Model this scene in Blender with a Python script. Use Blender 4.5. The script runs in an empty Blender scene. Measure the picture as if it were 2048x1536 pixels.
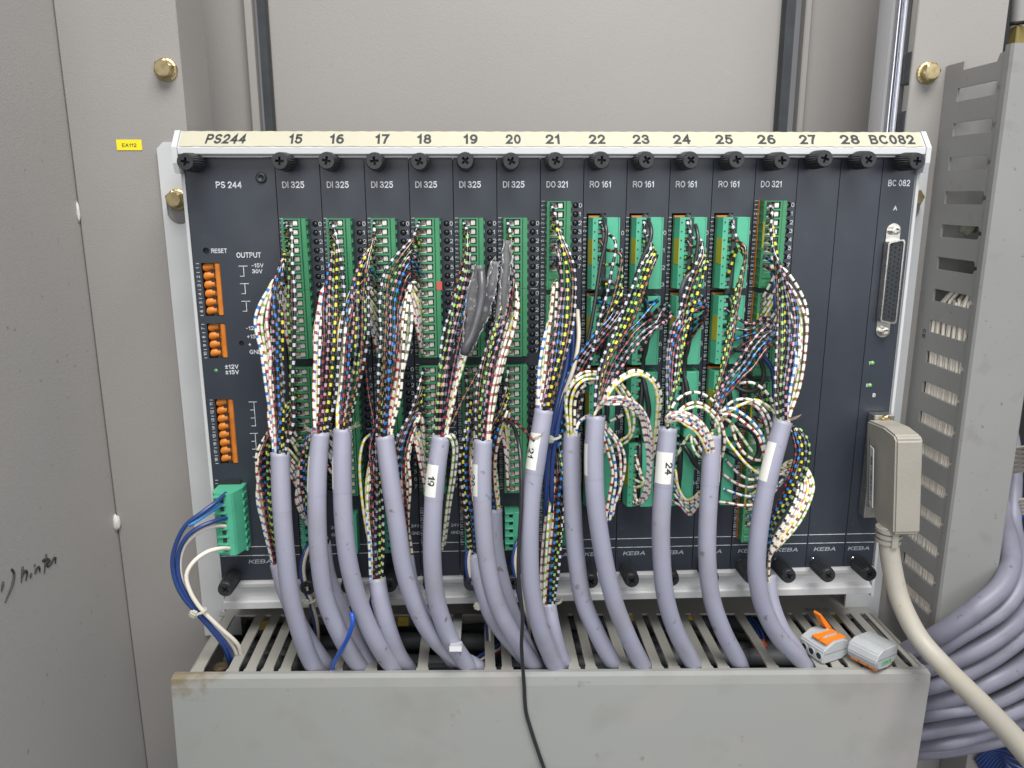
import bpy, bmesh, math, random
import numpy as np
from mathutils import Vector, Matrix
random.seed(7); rng = np.random.default_rng(7)
MM = 0.001
scene = bpy.context.scene
col = scene.collection

# ------------------------------------------------------------------ camera
CAM_R = np.array([[0.99891908, -0.04644227, -0.0019466],
                  [-0.01255275, -0.22919987, -0.97329844],
                  [0.04475603, 0.97227081, -0.2295351]])      # rows: right, down, forward
CAM_C = np.array([164.2856, -480.6561, 240.8112])              # mm
CAM_F = 1603.838                                               # pixels of a 2048 wide picture
cam_d = bpy.data.cameras.new('camera'); cam = bpy.data.objects.new('camera', cam_d); col.objects.link(cam)
Mx = Matrix.Identity(4)
for i, v in enumerate((CAM_R[0], -CAM_R[1], -CAM_R[2])):
    for j in range(3): Mx[j][i] = v[j]
for j in range(3): Mx[j][3] = CAM_C[j] * MM
cam.matrix_world = Mx
cam_d.sensor_width = 36; cam_d.lens = CAM_F / 2048 * 36
cam_d.clip_start = 0.02; cam_d.clip_end = 20
cam_d.dof.use_dof = True; cam_d.dof.focus_distance = 0.475; cam_d.dof.aperture_fstop = 15
scene.camera = cam

# ------------------------------------------------------------------ light
world = bpy.data.worlds.new('World'); scene.world = world; world.use_nodes = True
bg = world.node_tree.nodes['Background']
bg.inputs[0].default_value = (0.93, 0.96, 1.0, 1); bg.inputs[1].default_value = 0.16
def area(name, loc, target, size, power, color, sy=None):
    d = bpy.data.lights.new(name, 'AREA'); d.size = size; d.energy = power; d.color = color
    if sy: d.shape = 'RECTANGLE'; d.size_y = sy
    o = bpy.data.objects.new(name, d); col.objects.link(o)
    o.location = loc
    o.rotation_euler = (Vector(target) - Vector(loc)).to_track_quat('-Z', 'Y').to_euler()
    return o
area('ceiling_lamp', (0.35, -0.75, 1.45), (0.2, 0, 0.15), 1.1, 27, (1.0, 0.985, 0.96), 0.7)
area('unseen_hall_light', (1.05, -2.1, 0.62), (0.2, 0, 0.2), 1.5, 10, (0.97, 0.98, 1.0), 0.9)  # unseen broad lights behind the camera, placed to put sheen on the upper panels
area('unseen_hall_light', (-0.75, -2.1, 0.62), (0.2, 0, 0.2), 1.5, 13.5, (0.97, 0.98, 1.0), 0.9)
scene.view_settings.view_transform = 'Standard'
scene.view_settings.look = 'None'
scene.view_settings.exposure = 0.40
scene.view_settings.gamma = 1
scene.view_settings.use_curve_mapping = False

# ------------------------------------------------------------------ measuring helpers (photo pixel -> place)
def ray(x, y): return CAM_R.T @ np.array([(x - 1024) / CAM_F, (y - 768) / CAM_F, 1.0])
def aty(x, y, Y):
    d = ray(x, y); return CAM_C + d * (Y - CAM_C[1]) / d[1]
def atx(x, y, X):
    d = ray(x, y); return CAM_C + d * (X - CAM_C[0]) / d[0]
def atz(x, y, Z):
    d = ray(x, y); return CAM_C + d * (Z - CAM_C[2]) / d[2]
def prj(P):
    q = CAM_R @ (np.array(P, float) - CAM_C); return np.array([1024 + CAM_F * q[0] / q[2], 768 + CAM_F * q[1] / q[2]])

# ------------------------------------------------------------------ materials
def mat(name, color, rough=0.5, metal=0.0, noise=None, bump=None, spec=0.5, coat=0.0, scale_vec=None, trans=None):
    m = bpy.data.materials.new(name); m.use_nodes = True
    nt = m.node_tree; b = nt.nodes['Principled BSDF']
    b.inputs['Base Color'].default_value = (*color, 1); b.inputs['Roughness'].default_value = rough
    b.inputs['Metallic'].default_value = metal; b.inputs['Specular IOR Level'].default_value = spec
    if coat: b.inputs['Coat Weight'].default_value = coat; b.inputs['Coat Roughness'].default_value = 0.15
    if trans: b.inputs['Transmission Weight'].default_value = trans
    if noise or bump:
        tc = nt.nodes.new('ShaderNodeTexCoord'); src = tc.outputs['Object']
        if scale_vec:
            mp = nt.nodes.new('ShaderNodeMapping'); mp.inputs['Scale'].default_value = scale_vec
            nt.links.new(src, mp.inputs['Vector']); src = mp.outputs['Vector']
    if noise:                       # list of (scale, darkening colour, low, high, detail)
        prev = None
        for (sc, c2, lo, hi, det) in noise:
            n = nt.nodes.new('ShaderNodeTexNoise'); n.inputs['Scale'].default_value = sc; n.inputs['Detail'].default_value = det
            nt.links.new(src, n.inputs['Vector'])
            r = nt.nodes.new('ShaderNodeValToRGB'); r.color_ramp.elements[0].position = lo; r.color_ramp.elements[1].position = hi
            nt.links.new(n.outputs['Fac'], r.inputs['Fac'])
            mx = nt.nodes.new('ShaderNodeMix'); mx.data_type = 'RGBA'
            if prev is None: mx.inputs[6].default_value = (*color, 1)
            else: nt.links.new(prev, mx.inputs[6])
            mx.inputs[7].default_value = (*c2, 1)
            nt.links.new(r.outputs['Color'], mx.inputs[0]); prev = mx.outputs[2]
        nt.links.new(prev, b.inputs['Base Color'])
    if bump:
        n = nt.nodes.new('ShaderNodeTexNoise'); n.inputs['Scale'].default_value = bump[0]; n.inputs['Detail'].default_value = 3
        nt.links.new(src, n.inputs['Vector'])
        bp = nt.nodes.new('ShaderNodeBump'); bp.inputs['Strength'].default_value = bump[1]; bp.inputs['Distance'].default_value = bump[2]
        nt.links.new(n.outputs['Fac'], bp.inputs['Height']); nt.links.new(bp.outputs['Normal'], b.inputs['Normal'])
    return m

M = {}
M['beige'] = mat('cabinet_paint', (0.292, 0.277, 0.263), 0.5, noise=[(5, (0.268, 0.257, 0.246), 0.35, 0.7, 3), (220, (0.26, 0.245, 0.23), 0.70, 0.82, 2)], bump=(900, 0.25, 0.0006))
M['beige2'] = mat('cabinet_paint_lifted_side', (0.39, 0.375, 0.36), 0.5, noise=[(6, (0.365, 0.355, 0.345), 0.35, 0.7, 3), (160, (0.23, 0.215, 0.205), 0.70, 0.78, 2)], bump=(900, 0.25, 0.0006))  # cabinet paint, lightened because the lamps leave this wall too dim
M['seam'] = mat('seam_dark', (0.10, 0.095, 0.09), 0.8)
M['rubber'] = mat('black_rubber', (0.022, 0.026, 0.03), 0.45, noise=[(60, (0.035, 0.04, 0.045), 0.4, 0.7, 3)])
M['alu'] = mat('aluminium', (0.78, 0.79, 0.83), 0.22, 0.9, bump=(30, 0.1, 0.0005), scale_vec=(1, 1, 0.05))
M['white'] = mat('white_rack_paint', (0.56, 0.57, 0.58), 0.4, noise=[(25, (0.52, 0.53, 0.54), 0.45, 0.7, 4), (300, (0.58, 0.58, 0.58), 0.68, 0.78, 2)])
M['rackalu'] = mat('satin_rack_aluminium', (0.58, 0.585, 0.59), 0.5, 0.1, noise=[(40, (0.55, 0.55, 0.55), 0.45, 0.7, 4)])
M['strip'] = mat('yellowed_paper', (0.475, 0.455, 0.345), 0.6, noise=[(30, (0.45, 0.43, 0.335), 0.35, 0.65, 4), (220, (0.50, 0.43, 0.27), 0.68, 0.76, 3)])
M['ink'] = mat('black_ink', (0.025, 0.03, 0.03), 0.6)
M['panel'] = mat('slate_panel', (0.034, 0.041, 0.055), 0.38, noise=[(26, (0.047, 0.055, 0.068), 0.45, 0.70, 5), (7, (0.021, 0.028, 0.042), 0.42, 0.62, 2), (420, (0.09, 0.10, 0.11), 0.71, 0.79, 2)], spec=0.5)
M['panel_dark'] = mat('cage_interior', (0.010, 0.011, 0.013), 0.7)
M['print'] = mat('white_print_and_glint', (0.72, 0.75, 0.78), 0.5, noise=[(500, (0.4, 0.42, 0.45), 0.5, 0.75, 2)])  # also colours the painted glint lines across the faceplates
M['print2'] = mat('grey_print', (0.38, 0.41, 0.45), 0.5)
M['knob'] = mat('black_knob_plastic', (0.018, 0.019, 0.022), 0.42, noise=[(200, (0.03, 0.031, 0.034), 0.5, 0.75, 3)])
M['led'] = mat('dark_led', (0.035, 0.037, 0.038), 0.3, spec=0.6)
M['ledg'] = mat('green_led', (0.20, 0.46, 0.14), 0.3)
M['ledg2'] = mat('dark_green_led', (0.09, 0.27, 0.10), 0.3)
M['green'] = mat('terminal_green', (0.056, 0.265, 0.125), 0.42, noise=[(60, (0.050, 0.225, 0.108), 0.4, 0.7, 4), (600, (0.06, 0.22, 0.11), 0.66, 0.76, 2)])
M['mint'] = mat('terminal_mint', (0.088, 0.44, 0.275), 0.42, noise=[(60, (0.078, 0.38, 0.235), 0.4, 0.7, 4), (600, (0.06, 0.26, 0.16), 0.68, 0.76, 2)])
M['orange'] = mat('header_orange', (0.62, 0.20, 0.022), 0.4, noise=[(120, (0.48, 0.13, 0.015), 0.4, 0.7, 3)])
M['yellow_tag'] = mat('yellow_tag', (0.42, 0.36, 0.03), 0.5)
M['red_dot'] = mat('red_paint_dot', (0.55, 0.10, 0.07), 0.5)
M['clamp'] = mat('clamp_metal', (0.84, 0.81, 0.76), 0.25, 0.35, noise=[(700, (0.55, 0.48, 0.38), 0.45, 0.7, 3)])
M['steel'] = mat('connector_steel', (0.70, 0.68, 0.63), 0.25, 0.95, noise=[(200, (0.55, 0.52, 0.45), 0.45, 0.7, 3)])
M['brass'] = mat('yellow_zinc', (0.52, 0.43, 0.24), 0.36, 0.9, noise=[(260, (0.36, 0.28, 0.14), 0.4, 0.7, 3)])
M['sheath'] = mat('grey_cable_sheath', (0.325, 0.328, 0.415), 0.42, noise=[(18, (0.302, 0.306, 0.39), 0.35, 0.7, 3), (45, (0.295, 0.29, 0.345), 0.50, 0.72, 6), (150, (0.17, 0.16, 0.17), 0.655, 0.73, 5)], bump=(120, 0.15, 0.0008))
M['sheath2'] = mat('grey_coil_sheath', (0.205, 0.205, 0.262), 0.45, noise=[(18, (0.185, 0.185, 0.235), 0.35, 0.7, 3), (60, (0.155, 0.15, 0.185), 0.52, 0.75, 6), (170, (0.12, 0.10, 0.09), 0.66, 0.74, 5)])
M['sleeve'] = mat('marker_sleeve', (0.318, 0.32, 0.405), 0.36, noise=[(18, (0.29, 0.29, 0.37), 0.4, 0.7, 3), (150, (0.19, 0.18, 0.19), 0.66, 0.73, 5)])
M['sleeve_label'] = mat('marker_paper', (0.74, 0.74, 0.70), 0.35, noise=[(60, (0.70, 0.70, 0.64), 0.4, 0.7, 3)])
M['duct'] = mat('duct_pvc', (0.33, 0.32, 0.29), 0.5, noise=[(20, (0.30, 0.29, 0.26), 0.4, 0.7, 4), (150, (0.33, 0.31, 0.27), 0.64, 0.78, 4), (480, (0.12, 0.11, 0.10), 0.74, 0.79, 2)])
M['cover'] = mat('duct_cover_pvc', (0.325, 0.325, 0.308), 0.45, noise=[(6, (0.305, 0.318, 0.302), 0.35, 0.7, 3), (14, (0.342, 0.322, 0.312), 0.55, 0.75, 3), (30, (0.285, 0.28, 0.262), 0.54, 0.76, 6), (110, (0.25, 0.235, 0.205), 0.68, 0.76, 5)])
def add_corner_stain(m):
    nt = m.node_tree; b = nt.nodes['Principled BSDF']; src = b.inputs['Base Color'].links[0].from_socket
    tc = nt.nodes.new('ShaderNodeTexCoord'); sp = nt.nodes.new('ShaderNodeSeparateXYZ'); nt.links.new(tc.outputs['Object'], sp.inputs[0])
    def mr(sock, a, c):
        n = nt.nodes.new('ShaderNodeMapRange'); n.inputs['From Min'].default_value = a; n.inputs['From Max'].default_value = c; nt.links.new(sock, n.inputs['Value']); return n.outputs[0]
    mx_ = mr(sp.outputs[0], 0.060, 0.0); mz = mr(sp.outputs[2], -0.022, 0.0)
    n = nt.nodes.new('ShaderNodeTexNoise'); n.inputs['Scale'].default_value = 130; n.inputs['Detail'].default_value = 6; nt.links.new(tc.outputs['Object'], n.inputs['Vector'])
    mu = nt.nodes.new('ShaderNodeMath'); mu.operation = 'MULTIPLY'; nt.links.new(mx_, mu.inputs[0]); nt.links.new(mz, mu.inputs[1])
    ad = nt.nodes.new('ShaderNodeMath'); ad.operation = 'MULTIPLY_ADD'; ad.inputs[1].default_value = 0.75; nt.links.new(mu.outputs[0], ad.inputs[0]); nt.links.new(n.outputs['Fac'], ad.inputs[2])
    f = mr(ad.outputs[0], 0.80, 1.15)
    mx = nt.nodes.new('ShaderNodeMix'); mx.data_type = 'RGBA'; nt.links.new(f, mx.inputs[0]); nt.links.new(src, mx.inputs[6]); mx.inputs[7].default_value = (0.22, 0.18, 0.12, 1)
    nt.links.new(mx.outputs[2], b.inputs['Base Color'])
add_corner_stain(M['cover'])
M['vduct'] = mat('vertical_duct_pvc', (0.262, 0.261, 0.256), 0.5, noise=[(12, (0.24, 0.24, 0.236), 0.4, 0.7, 3), (70, (0.22, 0.215, 0.21), 0.60, 0.76, 5), (300, (0.16, 0.15, 0.14), 0.70, 0.77, 2)])
M['grime'] = mat('brown_grime', (0.22, 0.17, 0.11), 0.8, noise=[(200, (0.34, 0.30, 0.23), 0.4, 0.6, 4)])
M['dark'] = mat('dark_recess', (0.016, 0.018, 0.02), 0.7)  # black put into openings for their shade, also used on small dark parts
M['hood'] = mat('hood_plastic', (0.34, 0.32, 0.28), 0.55, noise=[(40, (0.32, 0.298, 0.258), 0.4, 0.7, 4), (150, (0.33, 0.29, 0.22), 0.68, 0.8, 4)], bump=(600, 0.3, 0.0005))
M['beigecable'] = mat('beige_cable', (0.41, 0.385, 0.335), 0.45, noise=[(30, (0.44, 0.41, 0.345), 0.4, 0.7, 4), (50, (0.37, 0.34, 0.28), 0.54, 0.74, 5), (130, (0.2, 0.15, 0.10), 0.68, 0.74, 4)])
M['blackcable'] = mat('black_cable', (0.022, 0.022, 0.025), 0.4, coat=0.2)
M['ductshade'] = mat('duct_shade_dark', (0.075, 0.08, 0.085), 0.6)  # dark colour standing for the shade deep in the horizontal duct
M['greycable'] = mat('dark_grey_cable', (0.09, 0.09, 0.10), 0.3, coat=0.3)
M['foil'] = mat('torn_grey_sleeve', (0.15, 0.15, 0.155), 0.6, 0.0, noise=[(60, (0.09, 0.09, 0.095), 0.42, 0.62, 6), (260, (0.30, 0.30, 0.31), 0.60, 0.70, 5)], bump=(140, 0.6, 0.0015))
M['foil_edge'] = mat('torn_sleeve_edge', (0.62, 0.62, 0.63), 0.3, 0.4, noise=[(500, (0.25, 0.25, 0.26), 0.45, 0.65, 4)], bump=(700, 0.8, 0.001))
M['nylon'] = mat('natural_nylon', (0.62, 0.62, 0.52), 0.4, trans=0.25)
M['whitewire'] = mat('white_wire', (0.80, 0.75, 0.66), 0.4)
M['cream'] = mat('cream_wire', (0.64, 0.58, 0.49), 0.45)
M['navy'] = mat('navy_wire', (0.022, 0.052, 0.19), 0.35, coat=0.2)
M['blue'] = mat('blue_wire', (0.012, 0.085, 0.44), 0.35, coat=0.2)
M['lightblue'] = mat('light_blue_wire', (0.07, 0.29, 0.66), 0.35)
M['lever_orange'] = mat('lever_orange', (0.80, 0.22, 0.015), 0.4)
M['lever_grey'] = mat('connector_grey', (0.40, 0.42, 0.43), 0.35, noise=[(80, (0.44, 0.46, 0.47), 0.4, 0.7, 3)])
M['lever_green'] = mat('green_print', (0.03, 0.42, 0.10), 0.5)
M['tag_yellow'] = mat('bright_yellow_tag', (0.85, 0.72, 0.02), 0.45)
M['barcode'] = mat('white_sticker', (0.70, 0.70, 0.70), 0.4)
M['caulk'] = mat('white_sealant', (0.62, 0.61, 0.59), 0.6)
M['copper'] = mat('bare_copper', (0.50, 0.25, 0.12), 0.35, 0.8)
M['brown_dull'] = mat('dull_brown', (0.16, 0.12, 0.07), 0.5, 0.4)
M['yellow_in'] = mat('dull_yellow', (0.55, 0.38, 0.06), 0.5)
M['olive'] = mat('dull_olive', (0.22, 0.17, 0.05), 0.5)
M['red_in'] = mat('red_brown_plug', (0.30, 0.055, 0.02), 0.5)
M['fibre'] = mat('frayed_fibre', (0.30, 0.26, 0.19), 0.8)
M['lettering_grey'] = mat('grey_ink', (0.17, 0.17, 0.19), 0.6)

def wire_mat(name, base, band, duty, period):
    m = bpy.data.materials.new(name); m.use_nodes = True; nt = m.node_tree; b = nt.nodes['Principled BSDF']
    uv = nt.nodes.new('ShaderNodeUVMap'); sp = nt.nodes.new('ShaderNodeSeparateXYZ'); nt.links.new(uv.outputs[0], sp.inputs[0])
    dv = nt.nodes.new('ShaderNodeMath'); dv.operation = 'DIVIDE'; dv.inputs[1].default_value = period
    nt.links.new(sp.outputs[0], dv.inputs[0])
    fl = nt.nodes.new('ShaderNodeMath'); fl.operation = 'FLOOR'; nt.links.new(dv.outputs[0], fl.inputs[0])
    wn = nt.nodes.new('ShaderNodeTexWhiteNoise'); wn.noise_dimensions = '1D'; nt.links.new(fl.outputs[0], wn.inputs['W'])
    fr = nt.nodes.new('ShaderNodeMath'); fr.operation = 'FRACT'; nt.links.new(dv.outputs[0], fr.inputs[0])
    th = nt.nodes.new('ShaderNodeMath'); th.operation = 'MULTIPLY_ADD'; th.inputs[1].default_value = 0.14; th.inputs[2].default_value = duty - 0.07
    nt.links.new(wn.outputs['Value'], th.inputs[0])
    lt = nt.nodes.new('ShaderNodeMath'); lt.operation = 'LESS_THAN'
    nt.links.new(fr.outputs[0], lt.inputs[0]); nt.links.new(th.outputs[0], lt.inputs[1])
    mx = nt.nodes.new('ShaderNodeMix'); mx.data_type = 'RGBA'
    mx.inputs[6].default_value = (*base, 1); mx.inputs[7].default_value = (*band, 1)
    nt.links.new(lt.outputs[0], mx.inputs[0]); nt.links.new(mx.outputs[2], b.inputs['Base Color'])
    b.inputs['Roughness'].default_value = 0.26; b.inputs['Specular IOR Level'].default_value = 0.7; b.inputs['Coat Weight'].default_value = 0.6; b.inputs['Coat Roughness'].default_value = 0.12
    return m
CN = ['white', 'brown', 'green', 'yellow', 'grey', 'pink', 'blue', 'red']
CC = {'white': (0.58, 0.60, 0.68), 'brown': (0.27, 0.095, 0.035), 'green': (0.30, 0.54, 0.14), 'yellow': (0.76, 0.72, 0.05),
      'grey': (0.22, 0.24, 0.31), 'pink': (0.60, 0.31, 0.38), 'blue': (0.015, 0.20, 0.62), 'red': (0.28, 0.03, 0.045), 'black': (0.025, 0.025, 0.03)}
WM = {}
for c in CN: WM['k' + c] = wire_mat('black_wire_%s_bands' % c, (0.011, 0.011, 0.012), CC[c], 0.37, 5.0)
CW = ['black', 'brown', 'green', 'yellow', 'grey', 'pink', 'blue', 'red']
CCW = dict(CC); CCW.update(yellow=(0.82, 0.68, 0.02), green=(0.28, 0.50, 0.08), grey=(0.16, 0.185, 0.20), pink=(0.55, 0.20, 0.25), brown=(0.24, 0.08, 0.03), red=(0.42, 0.02, 0.035))
for c in CW: WM['w' + c] = wire_mat('white_wire_%s_bands' % c, (0.88, 0.83, 0.72), CCW[c], 0.32, 5.5)
KB = ['k' + c for c in CN]; WB = ['w' + c for c in CW]

# ------------------------------------------------------------------ mesh helpers (all mm)
class MB:
    def __init__(s): s.v = []; s.f = []; s.m = []; s.uv = []; s.has_uv = False; s.mi = 0
    def add(s, verts, faces):
        b = len(s.v); s.v.extend([tuple(map(float, p)) for p in verts])
        for f in faces: s.f.append(tuple(b + i for i in f)); s.m.append(s.mi)
        return b
    def box(s, x0, x1, y0, y1, z0, z1, c=0.0, Rm=None, o=(0, 0, 0)):
        if c <= 0:
            V = [(x, y, z) for x in (x0, x1) for y in (y0, y1) for z in (z0, z1)]
            F = [(0, 1, 3, 2), (4, 6, 7, 5), (0, 4, 5, 1), (2, 3, 7, 6), (0, 2, 6, 4), (1, 5, 7, 3)]
        else:
            bm = bmesh.new(); bmesh.ops.create_cube(bm, size=1)
            for v in bm.verts: v.co = Vector(((x0 + x1) / 2 + v.co.x * (x1 - x0), (y0 + y1) / 2 + v.co.y * (y1 - y0), (z0 + z1) / 2 + v.co.z * (z1 - z0)))
            bmesh.ops.bevel(bm, geom=bm.edges[:], offset=c, segments=1, affect='EDGES')
            bm.verts.index_update(); V = [tuple(v.co) for v in bm.verts]; F = [tuple(v.index for v in f.verts) for f in bm.faces]; bm.free()
        if Rm is not None: V = [tuple(np.array(Rm) @ np.array(p) + np.array(o)) for p in V]
        s.add(V, F); return s
    def prism(s, prof, a0, a1, axis='z', cap=True):
        n = len(prof)
        def P(p, a): return (p[0], p[1], a) if axis == 'z' else ((a, p[0], p[1]) if axis == 'x' else (p[0], a, p[1]))
        V = [P(p, a0) for p in prof] + [P(p, a1) for p in prof]
        F = [(i, (i + 1) % n, n + (i + 1) % n, n + i) for i in range(n)]
        if cap: F += [tuple(range(n))[::-1], tuple(range(n, 2 * n))]
        s.add(V, F); return s
    def lathe(s, prof, n=20, c=(0, 0, 0), mod=None):
        """prof: (r, y) pairs, axis along y"""
        V = []; F = []
        for k, (r, y) in enumerate(prof):
            for i in range(n):
                a = 2 * math.pi * i / n; rr = r if mod is None else mod(k, i, r)
                V.append((c[0] + rr * math.cos(a), c[1] + y, c[2] + rr * math.sin(a)))
        for k in range(len(prof) - 1):
            for i in range(n):
                j = (i + 1) % n; F.append((k * n + i, k * n + j, (k + 1) * n + j, (k + 1) * n + i))
        if prof[0][0] > 1e-6: F.append(tuple(range(n)))
        if prof[-1][0] > 1e-6: F.append(tuple(range((len(prof) - 1) * n, len(prof) * n))[::-1])
        s.add(V, F); return s
    def tube(s, pts, r, n=6, cap=True, uv0=0.0, flat=None):
        P = np.array(pts, float); N = len(P)
        T = np.gradient(P, axis=0); T /= np.linalg.norm(T, axis=1)[:, None] + 1e-9
        up = np.array([0, -1, 0.0]) if abs(T[0][1]) < 0.9 else np.array([1, 0, 0.0])
        u = up - T[0] * (up @ T[0]); u /= np.linalg.norm(u)
        seg = np.r_[0, np.cumsum(np.linalg.norm(np.diff(P, axis=0), axis=1))]
        V = []; b0 = len(s.v)
        for k in range(N):
            u = u - T[k] * (u @ T[k]); u /= np.linalg.norm(u) + 1e-9; w = np.cross(T[k], u)
            rk = r(k / (N - 1)) if callable(r) else r
            for i in range(n):
                a = 2 * math.pi * i / n; V.append(P[k] + rk * (math.cos(a) * u + math.sin(a) * w))
        F = []; U = []
        for k in range(N - 1):
            for i in range(n):
                j = (i + 1) % n; F.append((k * n + i, k * n + j, (k + 1) * n + j, (k + 1) * n + i))
                U.append(((seg[k] + uv0, i / n), (seg[k] + uv0, (i + 1) / n), (seg[k + 1] + uv0, (i + 1) / n), (seg[k + 1] + uv0, i / n)))
        if cap:
            F.append(tuple(range(n))[::-1]); F.append(tuple(range((N - 1) * n, N * n)))
            U.append(tuple((uv0, 0) for _ in range(n))); U.append(tuple((seg[-1] + uv0, 0) for _ in range(n)))
        s.add(V, F)
        while len(s.uv) < len(s.f) - len(F): s.uv.append(None)
        s.uv.extend(U); s.has_uv = True
        return s
    def text(s, t, x, z, cap, width=None, y=-0.12, align='l', rot=0, bold=0.0, shear=0.0, frame=None):
        V, F, w, h = glyph(t, bold)
        sc = cap / 0.7; sx = sc if width is None else width / max(w, 1e-6)
        ox = 0 if align == 'l' else (-w * sx / 2 if align == 'c' else -w * sx)
        out = []
        for (a, b, lay) in V:
            px = a * sx + ox + shear * b * sc; pz = b * sc
            if rot:
                ca, sa = math.cos(rot), math.sin(rot); px, pz = px * ca - pz * sa, px * sa + pz * ca
            if frame is None: out.append((x + px, y - 0.012 * lay, z + pz))
            else:
                o, ex, ez = frame; out.append(tuple(o + ex * (x + px) + ez * (z + pz) + np.cross(ex, ez) * 0.012 * lay))
        s.add(out, F); return s
    def mesh(s, name, mats, smooth=False):
        me = bpy.data.meshes.new(name)
        me.from_pydata([(p[0] * MM, p[1] * MM, p[2] * MM) for p in s.v], [], s.f)
        for m in (mats if isinstance(mats, (list, tuple)) else [mats]): me.materials.append(m)
        me.polygons.foreach_set('material_index', s.m)
        if s.has_uv:
            l = me.uv_layers.new(name='UVMap'); arr = []
            for f, u in zip(s.f, s.uv + [None] * (len(s.f) - len(s.uv))):
                arr.extend([c for p in (u if u else [(0, 0)] * len(f)) for c in p])
            l.data.foreach_set('uv', arr)
        if smooth: me.polygons.foreach_set('use_smooth', [True] * len(s.f))
        me.update(); return me
    def build(s, name, mats, parent=None, loc=(0, 0, 0), smooth=False, rot=None):
        return link(s.mesh(name, mats, smooth), name, parent, loc, rot)
def link(me, name, parent=None, loc=(0, 0, 0), rot=None):
    o = bpy.data.objects.new(name, me); col.objects.link(o); o.parent = parent
    o.location = [c * MM for c in loc]
    if rot: o.rotation_euler = rot
    return o
_g = {}
def _arc(cx, cy, rx, ry, a0, a1):
    n = max(4, int(abs(a1 - a0) / 18)); return [(cx + rx * math.cos(math.radians(a0 + (a1 - a0) * i / n)), cy + ry * math.sin(math.radians(a0 + (a1 - a0) * i / n))) for i in range(n + 1)]
FONT = {'0': (.50, [_arc(.5, .5, .5, .5, 90, 450)]), '1': (.32, [[(.05, .76), (.45, .84), (.85, 1), (.85, 0)]]),
    '2': (.50, [_arc(.5, .71, .5, .29, 170, -35) + [(.03, 0), (1, 0)]]), '3': (.50, [_arc(.48, .755, .45, .245, 160, -90), _arc(.47, .265, .53, .265, 90, -165)]),
    '4': (.52, [[(.75, 0), (.75, 1), (0, .3), (1, .3)]]), '5': (.50, [[(.93, 1), (.17, 1), (.08, .5)] + _arc(.47, .33, .53, .33, 138, -155)]),
    '6': (.50, [_arc(.5, .31, .5, .31, 90, 450), _arc(.6, .42, .6, .58, 185, 70)]), '7': (.48, [[(0, 1), (1, 1), (.55, .5), (.33, 0)]]),
    '8': (.50, [_arc(.5, .765, .42, .235, 90, 450), _arc(.5, .27, .5, .27, 90, 450)]), '9': (.50, [_arc(.5, .69, .5, .31, 90, 450), _arc(.4, .58, .6, .58, 5, -110)]),
    'A': (.60, [[(0, 0), (.5, 1), (1, 0)], [(.2, .32), (.8, .32)]]), 'B': (.54, [[(0, 0), (0, 1), (.55, 1)] + _arc(.55, .76, .37, .24, 90, -90) + [(0, .52)], [(0, .521), (.58, .521)] + _arc(.58, .26, .42, .26, 90, -90) + [(0, 0)]]),
    'C': (.60, [_arc(.52, .5, .52, .5, 48, 312)]), 'D': (.58, [[(0, 0), (0, 1), (.4, 1)] + _arc(.4, .5, .6, .5, 90, -90) + [(0, 0)]]),
    'E': (.50, [[(1, 1), (0, 1), (0, 0), (1, 0)], [(0, .53), (.9, .53)]]), 'G': (.62, [_arc(.52, .5, .52, .5, 50, 335) + [(1, .45), (.55, .45)]]),
    'I': (.12, [[(.5, 0), (.5, 1)]]), 'K': (.56, [[(0, 0), (0, 1)], [(1, 1), (0, .36)], [(.36, .6), (1, 0)]]), 'N': (.58, [[(0, 0), (0, 1), (1, 0), (1, 1)]]),
    'O': (.64, [_arc(.5, .5, .5, .5, 90, 450)]), 'P': (.53, [[(0, 0), (0, 1), (.6, 1)] + _arc(.6, .74, .4, .26, 90, -90) + [(0, .48)]]),
    'R': (.57, [[(0, 0), (0, 1), (.6, 1)] + _arc(.6, .75, .38, .25, 90, -90) + [(0, .5)], [(.5, .5), (.85, .35), (1, 0)]]), 'S': (.54, [_arc(.5, .745, .46, .255, 35, 270)[:-1] + _arc(.5, .25, .5, .25, 80, -155)]),
    'T': (.54, [[(0, 1), (1, 1)], [(.5, 1), (.5, 0)]]), 'U': (.58, [[(0, 1), (0, .35)] + _arc(.5, .33, .5, .33, 180, 360) + [(1, 1)]]), 'V': (.58, [[(0, 1), (.5, 0), (1, 1)]]),
    'W': (.82, [[(0, 1), (.27, 0), (.5, .9), (.73, 0), (1, 1)]]), '-': (.34, [[(.05, .42), (.95, .42)]]), '+': (.46, [[(0, .45), (1, .45)], [(.5, .1), (.5, .8)]]),
    '\u00b1': (.46, [[(0, .6), (1, .6)], [(.5, .3), (.5, .9)], [(0, .05), (1, .05)]])}
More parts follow.
